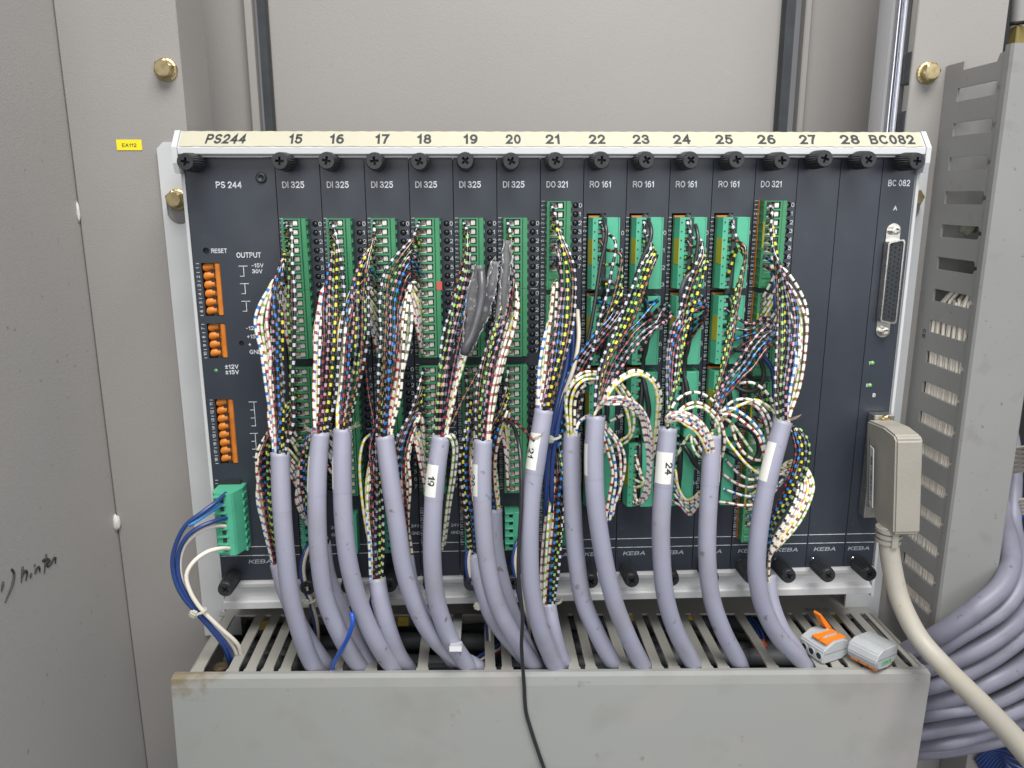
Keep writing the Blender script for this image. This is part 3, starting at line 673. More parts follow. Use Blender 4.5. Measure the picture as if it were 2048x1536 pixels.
# ------------------------------------------------------------------ input modules (5 HP)
w = 5 * HP
LEDZ = [224.5 - 5.08 * i for i in range(8)] + [183.2 - 4.98 * i for i in range(8)] + [137.4 - 4.98 * i for i in range(8)] + [96.4 - 4.98 * i for i in range(8)]
ordinals = ['15', '16', '17', '18', '19', '20']
di_lab = ['dark input module next to the wide power supply, strip number 15 above', 'dark input module second from the power supply, strip number 16 above', 'dark input module above the short low cable, strip number 17 above',
          'dark input module with a red paint dot on its terminals, strip number 18 above', 'dark input module left of the torn grey sleeves, strip number 19 above', 'dark input module left of the first output module, strip number 20 above']
mods = {}
di_legend = None
for k in range(6):
    hp = 10 + 5 * k
    t = module('input_module', hp, di_lab[k], 'module'); t['group'] = 'input modules marked DI 325'
    mods[15 + k] = t
    if k == 0:
        f0 = face(t, w, [circ(21.1, z, 1.75, 12) for z in LEDZ])
        b = MB(); print_and_glints(b, 'DI 325', w)
        for i, z in enumerate(LEDZ): b.text(str(i % 8), 23.0, z - 1.2, 2.5)
        for z in (186, 100): b.box(20, 24.2, -.12, -.05, z - .1, z + .1)
        terminal_numbers(b, 227.7, 16, 1); terminal_numbers(b, 140.4, 16, 17); terminal_numbers(b, 47, 5, 33)
        b.text('24V', 20.2, 34, 2.0); b.text('GND', 20.2, 29, 2.0)
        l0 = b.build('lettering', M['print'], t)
    else:
        link(f0.data, 'faceplate', t); link(l0.data, 'lettering', t)
    for z in LEDZ: link(LED, 'led', t, (21.1, 0, z))
    knob(t, kx[1 + k], 259.2, random.uniform(0, 1.5)); knob(t, 7.5, 4.6, random.uniform(0, 1.5))
    for zt in (227.8, 187.0, 140.9, 100.2): plug(t, 8, zt)
    link(SPLUG, 'supply_plug', t, (0, 0, 47.0))
MB().prism([(14.8, -8.55), (18.1, -8.55), (18.1, -8.42), (14.8, -8.42)], 186.5, 191.5).build('paint_dot', M['red_dot'], mods[18])

# ------------------------------------------------------------------ output modules
LEDO = [234.7 - 5.08 * i for i in range(8)]
for k, (num, hp) in enumerate(((21, 40), (26, 65))):
    t = module('output_module', hp, ['dark output module in the middle of the rack, strip number 21 above', 'dark output module left of the plain blanking modules, strip number 26 above'][k], 'module'); t['group'] = 'output modules marked DO 321'
    mods[num] = t
    face(t, w, [circ(20.9, z, 1.75, 12) for z in LEDO])
    b = MB(); print_and_glints(b, 'DO 321', w)
    for i, z in enumerate(LEDO): b.text(str(i), 22.8, z - 1.2, 2.5)
    for zt, f in ((237.2, 1), (183.2, 11), (128.6, 21), (73.6, 31)): terminal_numbers(b, zt, 10, f)
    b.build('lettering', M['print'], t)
    for z in LEDO: link(LED, 'led', t, (20.9, 0, z))
    knob(t, 6.8, 259.4, random.uniform(0, 1.5)); knob(t, 6.8, 4.6, random.uniform(0, 1.5))
    for zt in (237.2, 183.2, 128.6, 73.6):
        o = plug(t, 10, zt, -0.2, 'green', 8)
        if num == 26:
            MB().box(3.55, 4.65, -9.12, -9.0, -27, -12).build('marking_tag', M['yellow_tag'], o)
            MB().box(2.75, 3.05, -2.4, 0, -51, 0.6).build('header', M['orange'], o)
# ------------------------------------------------------------------ relay modules
LEDR = [218.6 - 10.25 * i for i in range(4)] + [172 - 10.25 * i for i in range(4)] + [126 - 10.25 * i for i in range(4)] + [81 - 10.25 * i for i in range(4)]
RZ = (227.9, 182.2, 136.4, 91.2)
for k in range(4):
    hp = 45 + 5 * k; num = 22 + k
    t = module('relay_module', hp, ['dark relay module right of the middle output module, strip number 22 above', 'dark relay module behind the tallest white wire loops, strip number 23 above', 'dark relay module above the cable with the number 24 marker', 'dark relay module left of the second output module, strip number 25 above'][k], 'module'); t['group'] = 'relay modules marked RO 161'
    mods[num] = t
    face(t, w, [circ(20.9, z, 1.75, 12) for z in LEDR] + [rect(2.0, 13.4, z - 42.5, z + 2.2) for z in RZ])
    MB().box(1, 14, 8, 9, 40, 232).build('recess', M['dark'], t)
    b = MB(); print_and_glints(b, 'RO 161', w)
    for i, z in enumerate(LEDR): b.text(str(i), 22.8, z - 1.2, 2.5)
    for q, z in enumerate(RZ): terminal_numbers(b, z - .3, 8, 1 + 8 * q, 0.95 + .3)
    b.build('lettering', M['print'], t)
    for z in LEDR: link(LED, 'led', t, (20.9, 0, z))
    knob(t, 6.7, 259.8, random.uniform(0, 1.5)); knob(t, 6.6, 4.6, random.uniform(0, 1.5))
    for z in RZ: relay_plug(t, z, True)
# ------------------------------------------------------------------ blanks and bus module
for k in range(2):
    t = module('blank_module', 70 + 5 * k, ['plain dark blanking module beside the second output module', 'plain dark blanking module beside the narrow bus module'][k], 'module'); t['group'] = 'blanking modules without sockets'
    face(t, w); b = MB(); print_and_glints(b, None, w); b.build('lettering', M['print'], t)  # here only the painted groove highlights, no letters
    knob(t, 6.4, 260.2, random.uniform(0, 1.5)); knob(t, 5.6, 4.6, random.uniform(0, 1.5))
    mods[27 + k] = t
bc = module('bus_module', 80, 'narrow dark bus module marked BC 082 at the right end of the rack', 'module'); w4 = 4 * HP
face(bc, w4)
b = MB(); b.text('BC 082', 4.2, 245.4, 3.7, 13.2, bold=0.012); b.text('A', 8.9, 231.3, 2.7, bold=0.015); b.text('B', 8.2, 116, 2.4, bold=0.015); b.text('T', 3.4, 136.8, 2.0, bold=0.01); b.text('E', 3.4, 122.6, 2.0, bold=0.01)
print_and_glints(b, None, w4); b.build('lettering', M['print'], bc)
knob(bc, 8.2, 259.4, 0.05); knob(bc, 7.2, 4.6, 0.6)
link(LEDG, 'led', bc, (5.8, 0, 137.9)); link(LEDG, 'led', bc, (5.7, 0, 123.5))
# socket A
s = MB()
plate(s, [[(10.0 + 4.3 * math.cos(a) , (189.0 + 30.4 * (1 if math.sin(a) > 0 else -1)) + 4.3 * math.sin(a)) for a in np.linspace(0.01, 2 * math.pi + .01, 28, endpoint=False)]], -1.0, 0)
so = s.build('socket', M['steel'], bc)
def dring(x0, x1, z0, z1, sl, r=1.6):
    pts = []
    for (cx, cz, a0) in ((x1 - r, z1 - r - 0, 0), (x0 + r, z1 - r - sl, 90), (x0 + r, z0 + r + sl, 180), (x1 - r, z0 + r, 270)):
        for q in range(5): a = math.radians(a0 + q * 22.5); pts.append((cx + r * math.cos(a), cz + r * math.sin(a)))
    return pts
b = MB(); plate(b, [dring(5.0, 15.2, 163.5, 214.5, 1.2), dring(5.8, 14.4, 164.4, 213.6, 1.1)], -6.2, -1.0); b.build('shell', M['steel'], so)
b = MB(); plate(b, [dring(5.85, 14.35, 164.45, 213.55, 1.1)], -5.4, -1.0)
b.build('insert', M['rubber'], so)
PIN = MB().lathe([(0.55, -5.62), (0.32, -5.62), (0.3, -5.2), (0, -5.2)], 8).mesh('pin_hole', M['dark'])
for r_, (xx, nn) in enumerate(((7.6, 17), (10.1, 16), (12.6, 17))):
    for i in range(nn): link(PIN, 'pin_hole', so, (xx, 0, 189 + (i - (nn - 1) / 2) * 2.76))
for z in (219.6, 158.4):
    MB().lathe([(2.5, -1), (2.5, -4.6), (1.5, -4.7), (1.4, -3.2), (0, -3.2)], 6 * 3).build('jack_post', M['steel'], so, (10.0, 0, z))

# ================================================================== plug hood on socket B
def hoodpart(b, name, m, parent):
    b.v = [(x + y / 45 * 8.0 - z * 0.085, y, z) for x, y, z in b.v]
    return b.build(name, m, parent)
hood = thing('connector_hood', 'beige angled connector hood plugged into the lower socket of the bus module', 'connector', (416, 0, 72))
b = MB()
prof = [(-9, 31.5), (-30, 33.2), (-42.5, 31.6), (-45, 29), (-45, -29), (-42, -31.5), (-24, -31.0), (-16, -25), (-9, -25)]
bm = bmesh.new()
vs = [bm.verts.new((x * MM, y * MM, z * MM)) for x in (-5.4, 10.8) for y, z in prof]
n = len(prof)
for i in range(n): bm.faces.new((vs[i], vs[(i + 1) % n], vs[n + (i + 1) % n], vs[n + i]))
bm.faces.new(vs[:n][::-1]); bm.faces.new(vs[n:])
bmesh.ops.recalc_face_normals(bm, faces=bm.faces[:])
bmesh.ops.bevel(bm, geom=bm.edges[:], offset=1.1 * MM, segments=2, affect='EDGES')
me = bpy.data.meshes.new('shell'); bm.to_mesh(me); bm.free(); me.materials.append(M['hood'])
for v in me.vertices: v.co.x += (v.co.y / 45) * 0.008 * 1.0 - v.co.z * 0.085
link(me, 'shell', hood)
MB().box(-3.6, 9.5, -9.4, -1.0, -34, 34.5, 0.5).build('metal_flange', M['steel'], hood)
MB().lathe([(2.9, -9.4), (2.9, -11.6), (2.2, -12.2), (0, -12)], 18, mod=lambda k, i, r: r * (0.92 if i % 2 else 1)).build('flange_screw', M['brass'], hood, (3, 0, 32))
hoodpart(MB().box(-5.75, -5.38, -29, -22, -19, 19), 'sticker', M['barcode'], hood)
b = MB()
for i in range(30):
    z = -15 + i * 0.95
    if rng.random() < 0.75: b.box(-5.82, -5.74, -27.2, -24.0, z, z + 0.3 + 0.35 * rng.random())
hoodpart(b, 'lettering', M['ink'], hood)
hoodpart(MB().box(-5.55, -5.38, -20.4, -20.0, -22, 24), 'groove', M['dark'], hood)

# ================================================================== tubes
def cable_obj(name, pts, r, m, label=None, cat=None, parent=None, n=16, step=2.5):
    b = MB(); b.tube(spline(pts, step), r, n); o = b.build(name, m, parent, smooth=True)
    if label: tag(o, label, cat)
    return o
# hood cable: strain relief + beige cable
pth = [np.array([416.5, -33, 42.0]), np.array([416.6, -34, 33])] + px([(1787, 1150, -36), (1802, 1205, -40), (1838, 1275, -50), (1890, 1335, -68), (1960, 1405, -98), (2040, 1490, -135), (2120, 1590, -172)])
hc = thing('beige_cable', 'thick beige cable leaving the connector hood toward the lower right corner', 'cable', (0, 0, 0))
cable_obj('sheath', pth, 5.9, M['beigecable'], parent=hc, n=20)
b = MB()
for i, z in enumerate((41, 37.4, 33.8)):
    b.lathe([(6.2, -1.1), (8.0 - .25 * i, -1.1), (8.0 - .25 * i, 1.1), (6.2, 1.1)], 26)
V = b.v; b.v = []
for j, (x, y, z) in enumerate(V):
    i = j // (4 * 26); b.v.append((416.5 + x, -33.5 + z, (41, 37.4, 33.8)[i] + y))
b.box(414.5, 418.5, -42.0, -39.0, 31.5, 42, 0.4)
b.build('strain_relief', M['hood'], hc)

# ================================================================== horizontal duct
DX0, DX1 = -17.0, 446.0
DT = -math.atan(11.2 / 463.0)     # roll: right end hangs lower
def duct_z(x): return -39.4 - 0.0242 * (x - DX0)
hd = thing('cable_duct', 'grey slotted cable duct running below the rack, open along its top', 'duct', (DX0, 0, -39.4)); hd.rotation_euler = (0, -DT, 0)
LD = DX1 - DX0
b = MB(); b.box(3, LD, 27.5, 62, -1.6, 0, 0.2); b.box(3, LD, 62, 64, -75, 0); b.box(3, LD, -43, 64, -77, -75)
b.box(2.5, 4.5, -42, 38.4, -75, -6)
b.build('duct_body', M['duct'], hd)
MB().box(3, LD, -42.8, -41.2, -75, -7.5).build('front_wall', M['duct'], hd)
entry = [628, 716, 783, 640, 722, 798, 900, 935, 955, 1045, 1061, 1111, 1119, 1225, 1284, 1383, 1474, 1606, 1525, 1590]
entryX = [atz(x, 1325, -45)[0] for x in entry] + [atz(440, 1332, -41)[0] + 1]
FING = MB().prism([(-3.1, 27.6), (3.1, 27.6), (3.1, -36.5), (3.75, -38), (3.75, -41.6), (-3.75, -41.6), (-3.75, -38), (-3.1, -36.5)], -1.6, 0).box(-3.7, 3.7, -42.0, -40.4, -8, -1.61).mesh('finger', M['duct'])
x = 10.3 + DX0
missing = [1013, 1040]
nf = 0
while x < DX1 - 1:
    hit = min(abs(x - e) for e in entryX)
    if hit > 6.2:
        link(FING, 'finger', hd, (x - DX0, 0, 0)); nf += 1
    x += 10.45
q = aty(918, 1292, -51); q0 = np.array([q[0] - 2.5, 27.6, duct_z(q[0])]); ln = float(np.hypot(q0[1] - q[1], q[2] - q0[2]))
b = MB(); b.prism([(-3.1, 0), (3.1, 0), (2.8, -ln + 8), (-2.8, -ln + 8)], -1.4, 0); b.prism([(-3.6, -ln + 8), (3.6, -ln + 8), (4.0, -ln + 5), (2.7, -ln + 2), (3.6, -ln - 3), (-3.6, -ln - 3), (-2.7, -ln + 2), (-4.0, -ln + 5)], -2.6, 0.4)
bf = b.build('broken_finger', M['white'], hd, (q0[0] - DX0, q0[1], 0.2)); bf.rotation_euler = (-math.atan2(q[2] - q0[2], q0[1] - q[1]), 0, 0)
MB().box(LD - 3.6, LD, -42, 27.4, -1.6, 0, 0.3).build('finger', M['duct'], hd)
b = MB()
b.text('IBOCO', atz(1596, 1200, -49)[0] - DX0, 0, 4.2, 17, frame=(np.array([0, 30.2, 0.12]), np.array([1.0, 0, 0]), np.array([0, 1.0, 0])), bold=0.03)
b.text('T1-E', atz(1665, 1197, -49)[0] - DX0, 0, 2.2, frame=(np.array([0, 31.5, 0.12]), np.array([1.0, 0, 0]), np.array([0, 1.0, 0])))
b.build('lettering', M['lettering_grey'], hd)
cv = thing('duct_cover', 'plain grey duct cover closing the front of the horizontal duct', 'duct cover', (DX0 - 2.5, 0, -39.4)); cv.rotation_euler = (0, -DT, 0)
b = MB(); b.prism([(-40.2, 0.2), (-43.5, 0.6), (-47.0, -0.4), (-47.6, -6.2), (-47.6, -120), (-44.9, -120), (-44.9, -6), (-44.9, -1.2), (-40.2, -1.0)], 0, LD + 2.5, 'x')
b.build('cover_panel', M['cover'], cv)
names8 = ['rearmost', 'second from the back', 'third from the back', 'middle rear', 'middle front', 'third from the front', 'second from the front', 'foremost']
for i in range(8):  # tubes added so the gaps between the fingers read as dark
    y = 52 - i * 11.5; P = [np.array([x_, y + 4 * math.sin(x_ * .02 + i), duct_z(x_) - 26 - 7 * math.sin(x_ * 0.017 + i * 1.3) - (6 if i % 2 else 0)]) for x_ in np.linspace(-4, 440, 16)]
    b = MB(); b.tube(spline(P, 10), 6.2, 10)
    tag(b.build('duct_shade_tube', M['ductshade'], smooth=True), 'added dark tube standing for shade inside the horizontal duct, %s' % names8[i], 'cable', 'added dark tubes standing for shade inside the horizontal duct')
# inside the duct: round bolt, yellow and red bits, blue leads
q = atz(440, 1330, -52); tag(MB().lathe([(5, 0), (5, -3), (3, -4), (0, -4)], 18).build('duct_rivet', M['brown_dull'], None, (q[0], q[1], -56), rot=(-math.pi / 2, 0, 0)), 'dull brown round rivet inside the left end of the duct', 'rivet')
q = atz(1520, 1287, -62); blob((q[0], q[1], -64), (5.2, 5.2, 5.2), 'red_plug', M['red_in'], 'red brown round plug lying inside the duct near the last cable', 'plug')
for i, (x, y, lab) in enumerate(((528, 1253, 'second gap from the left'), (1258, 1235, 'gap beside the cable of module 23'), (1387, 1233, 'gap right of the cable marked 24'), (1675, 1240, 'gap behind the orange lever connector'), (806, 1245, 'gap right of the short cable'))):
    q = aty(x, y, 36); tag(MB().box(-4, 4, 0, 1.2, -3.5, 3.5, .3).build('yellow_label', M['yellow_in'], None, (q[0], 37, q[2])), 'small yellow label inside the duct, seen through the %s' % lab, 'label')
for i in range(4):
    P = px([(1470 + 9 * i, 1232, 40), (1484 + 9 * i, 1244, 34), (1500 + 8 * i, 1266, 26), (1512 + 6 * i, 1300, 14)])
    cable_obj('duct_wire', P, 1.1, M['navy'] if i != 1 else M['blue'], 'navy blue wire curling inside the duct below module 26, %s of four' % ('first', 'second', 'third', 'last')[i], 'wire', n=8)
for i in range(4):
    P = px([(905 + 10 * i, 1345 + 6 * i, -20), (960, 1312 + 8 * i, -12), (1000, 1290 + 7 * i, -2), (1030, 1280 + 6 * i, 4)])
    cable_obj('duct_wire', P, 1.2, [M['navy'], M['whitewire'], M['red_in'], M['navy']][i], ['navy wire, uppermost lead in the duct under module 19', 'white wire lying in the duct under module 19', 'red brown wire lying in the duct under module 19', 'navy wire, lowest lead in the duct under module 19'][i], 'wire', n=8)

# ================================================================== vertical duct at the right
vd = thing('vertical_duct', 'grey vertical slotted cable duct at the right, cover facing the front', 'duct', (460, 0, 0))
b = MB(); ztop, zbot = 318.5, -38
slots = []
z = 295.6
while z > zbot + 8:
    slots.append([(23.5, z), (23.5, z + 7.8), (-14.5, z + 7.8), (-15.5, z + 6.6), (-15.8, z + 5.0), (-19, z + 4.8), (-19, z + 2.7), (-15.8, z + 2.5), (-15.5, z + 1.0), (-14.5, z)]); z -= 20.3
outer = [(38.5, zbot), (38.5, ztop), (20, ztop), (20, ztop - 5), (-12, ztop - 5), (-14, ztop - 1), (-23, ztop), (-23, zbot)]
plate(b, [outer] + slots, 0, 1.4, 'yz')
b.build('slotted_wall', M['vduct'], vd)
b = MB(); b.box(33, 35, -23, 38, zbot, ztop - 4); b.box(1.8, 33, 37, 38.8, zbot, ztop - 4); b.build('duct_body', M['vduct'], vd)
b = MB(); b.prism([(-0.9, -19.6), (-0.9, -24), (0.2, -25.6), (34.6, -25.6), (36, -24.2), (36, -14), (34.9, -14), (34.9, -23.6), (0.2, -23.6), (0.0, -19.6)], zbot, ztop + 2.5)
b.build('duct_cover', M['vduct'], vd)
b = MB(); q = atx(1840, 655, 460)
b.text('CE', 0, 0, 3.6, frame=(np.array([-0.15, q[1] - 4, q[2]]), np.array([0, 0, -1.0]), np.array([0, -1.0, 0])), bold=0.02)
b.build('lettering', M['ink'], vd)
for i in range(40):
    y = -15 + (i % 20) * 2.0; x = 462.7 + (i // 20) * 2.2
    P = [np.array([x + rng.uniform(-.3, .3), y + rng.uniform(-.5, .5), 186 - rng.random() * 12 - (y + 15) * 0.35])]
    for z in (120, 60, 0, -45): P.append(np.array([x + rng.uniform(-.3, .3), y + rng.uniform(-.7, .7), z]))
    if i % 3 == 0: P.insert(0, P[0] + np.array([6, -9, 14]))
    o = cable_obj('duct_wire', P, 1.15, M['whitewire'], 'cream wire among the many seen through the slots of the vertical duct', 'wire', n=6, step=8); o['group'] = 'cream wires inside the vertical duct'
q = atx(1925, 445, 470); blob((474, q[1], q[2]), (5, 8, 8), 'cable_gland', M['nylon'], 'pale round nylon gland seen through the fourth slot of the vertical duct', 'gland')

# right edge: things glimpsed beyond the vertical duct
for i in range(6):
    P = px([(1990, 905 + i * 9, 60), (2020, 900 + i * 9, 40), (2060, 893 + i * 9, 20)]); o = cable_obj('cream_lead', P, 1.4, M['cream'], 'cream lead in the upper bunch behind the vertical duct', 'wire', n=7); o['group'] = 'upper bunch of cream leads at the right edge'
for i in range(6):
    P = px([(1985, 1010 + i * 8, 60), (2016, 1004 + i * 7, 40), (2060, 998 + i * 7, 20)]); o = cable_obj('cream_lead', P, 1.4, M['cream'], 'cream lead in the lower bunch behind the vertical duct', 'wire', n=7); o['group'] = 'lower bunch of cream leads at the right edge'
cable_obj('blue_lead', px([(1990, 1042, 55), (2015, 1036, 38), (2060, 1035, 20)]), 1.5, M['blue'], 'single blue lead below the cream leads at the right edge', 'wire', n=7)
cable_obj('grey_conduit', px([(2042, -40, 70), (2036, 60, 70), (2028, 130, 70)]), 5, M['vduct'], 'grey conduit behind the top of the vertical duct', 'conduit')
b = MB(); q = aty(2052, 78, 60); b.box(q[0] - 8, q[0] + 20, 58, 66, q[2] - 8, q[2] + 8, .6); tag(b.build('yellow_block', M['olive']), 'dull mustard block at the top right corner', 'block')
cable_obj('black_lead', px([(2020, 47, 62), (2040, 46, 58), (2070, 40, 50)]), 1.3, M['blackcable'], 'short black lead crossing the grey conduit at top right', 'wire', n=8)
b = MB(); q0 = aty(1940, 1480, 30); q1 = aty(1966, 1480, 30); b.box(q0[0], q1[0], 30, 60, -260, q0[2] + 14, .4); tag(b.build('grey_post', M['beige']), 'beige grey post below the coiled cables', 'post')
b = MB(); q0 = aty(1815, 1480, 55); b.box(q0[0], 560, 62, 64, -260, -70); tag(b.build('lower_plate', M['beige']), 'beige grey mounting plate below the coiled cables', 'plate')
for i in range(9):
    P = px([(1950 + 4 * i, 1520 + 7 * i, 28), (1985 + 4 * i, 1495 + 4 * i, 20), (2020, 1492 + 11 * i, 12), (2075, 1512 + 13 * i, 0)])
    o = cable_obj('blue_lead', P, 1.15, M['navy'], 'blue lead in the bunch at the bottom right corner', 'wire', n=8); o['group'] = 'bunch of blue leads at the bottom right'

# coil of grey cables
coil = [
    [(2000, 1020, 30), (2018, 1080, -4), (2022, 1120, -24), (2003, 1170, -36), (1950, 1220, -40), (1885, 1264, -36), (1820, 1300, -18), (1740, 1330, 10)],
    [(2030, 1050, 22), (2046, 1120, -14), (2038, 1170, -30), (2000, 1222, -38), (1930, 1272, -38), (1860, 1306, -26), (1790, 1335, 0)],
    [(2110, 1110, 8), (2075, 1190, -18), (2015, 1262, -34), (1935, 1312, -36), (1850, 1340, -22), (1780, 1360, 0)],
    [(2120, 1190, 0), (2065, 1258, -24), (1990, 1318, -34), (1910, 1356, -32), (1840, 1374, -18), (1770, 1390, 0)],
    [(2110, 1270, -4), (2050, 1325, -24), (1980, 1365, -30), (1905, 1392, -28), (1840, 1405, -16), (1770, 1415, 0)],
    [(2120, 1330, -6), (2050, 1375, -22), (1975, 1405, -26), (1900, 1425, -24), (1835, 1434, -12), (1770, 1442, 2)],
    [(2120, 1385, -6), (2045, 1415, -18), (1970, 1440, -20), (1900, 1456, -18), (1835, 1463, -8), (1770, 1468, 6)],
    [(2110, 1425, -2), (2035, 1448, -12), (1965, 1468, -14), (1895, 1482, -11), (1830, 1488, -2), (1770, 1492, 10)],
    [(2090, 1460, 2), (2020, 1476, -6), (1950, 1490, -7), (1885, 1502, -5), (1825, 1508, 4), (1770, 1512, 14)]]
words = ['topmost', 'second', 'third', 'fourth', 'fifth', 'sixth', 'seventh', 'eighth', 'lowest']
for i, c in enumerate(coil):
    c = [(x + rng.uniform(-5, 5), y + rng.uniform(-5, 5), Y + rng.uniform(-3, 3)) for x, y, Y in c]
    Pc = px(c); Pc = [Pc[0] + np.array([25, 75, 90]), Pc[0] + np.array([14, 30, 42])] + Pc
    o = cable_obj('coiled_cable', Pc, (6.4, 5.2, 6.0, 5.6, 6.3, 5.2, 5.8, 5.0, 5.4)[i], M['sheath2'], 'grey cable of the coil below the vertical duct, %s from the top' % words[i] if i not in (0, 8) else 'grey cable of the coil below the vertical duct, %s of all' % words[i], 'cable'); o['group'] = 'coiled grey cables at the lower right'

# ================================================================== lever connectors lying on the duct
def lever_connector(lab, origin, rot, open_levers, flipped):
    t = thing('lever_connector', lab, 'wire connector', origin, 'lever wire connectors on the duct'); t.rotation_euler = rot; t.scale = (1.18, 1.12, 1.12)
    bm = bmesh.new()
    prof = [(0.4, 0.8), (1.2, 0), (15, 0), (19.5, 2.5), (20.5, 7), (18.5, 11.0), (15, 12.4), (8, 12.6), (2.5, 10.0), (0.4, 8.5)]
    vs = [bm.verts.new((x * MM, y * MM, z * MM)) for y in (0, 18.0) for x, z in prof]; n = len(prof)
    for i in range(n): bm.faces.new((vs[i], vs[(i + 1) % n], vs[n + (i + 1) % n], vs[n + i]))
    bm.faces.new(vs[:n][::-1]); bm.faces.new(vs[n:]); bmesh.ops.recalc_face_normals(bm, faces=bm.faces[:])
    bmesh.ops.bevel(bm, geom=bm.edges[:], offset=0.7 * MM, segments=3, affect='EDGES')
    me = bpy.data.meshes.new('body'); bm.to_mesh(me); bm.free(); me.materials.append(M['lever_grey']); link(me, 'body', t)
    RIM = MB().lathe([(2.5, 0.2), (2.5, -0.5), (1.9, -0.5), (1.75, 0.9), (0, 0.9)], 18).mesh('wire_opening', [M['lever_grey']])
    HOL = MB().lathe([(1.75, 0.3), (0, 0.28)], 16).mesh('wire_hole', M['dark'])
    for i in range(3):
        y0 = 1.1 + i * 5.4; up = i in open_levers
        lv = MB(); lv.prism([(0, -0.6), (-3.0, -1.4), (-9, -0.9), (-15.0, 0.2), (-15.4, 1.4), (-9, 1.4), (-3, 1.2), (0, 1.0)], y0, y0 + 4.7, 'y')
        lv.build('lever', M['lever_orange'], t, (17.5, 0, 11.6), rot=(0, math.radians(48 if up else -2), 0))
        if i: MB().prism([(2.6, 10.2), (8, 12.7), (15, 12.6), (15, 13.2), (8, 13.4), (2.8, 11)], y0 - 1.15, y0 - 0.05, 'y').build('rib', M['lever_grey'], t)
        link(RIM, 'wire_opening', t, (0.5, y0 + 2.1, 4.2), (0, 0, -math.pi / 2)); link(HOL, 'wire_hole', t, (-0.15, y0 + 2.1, 4.2), (0, 0, -math.pi / 2))
    MB().box(1.5, 19.5, -0.06, 0.2, 5.9, 6.1).build('seam', M['dark'], t)
    if flipped:
        b = MB(); b.text('WAGO', 5.5, 7.3, 2.8, 9, y=-0.12, bold=0.03, rot=0); b.build('lettering', M['lever_green'], t)
    return t
q = atz(1646, 1333, -48.5)
lever_connector('grey lever connector with orange levers, one raised, lying on the duct', (q[0], q[1] + 1.5, duct_z(q[0]) + 0.3), (0, 0.02, math.radians(24)), (2,), 0)
q = atz(1752, 1334, -49)
lever_connector('grey lever connector resting upside down on the duct, green print in front', (q[0] + 15.0, -38.5, duct_z(q[0]) + 15.2), (0, math.radians(186), math.radians(32)), (), 1)

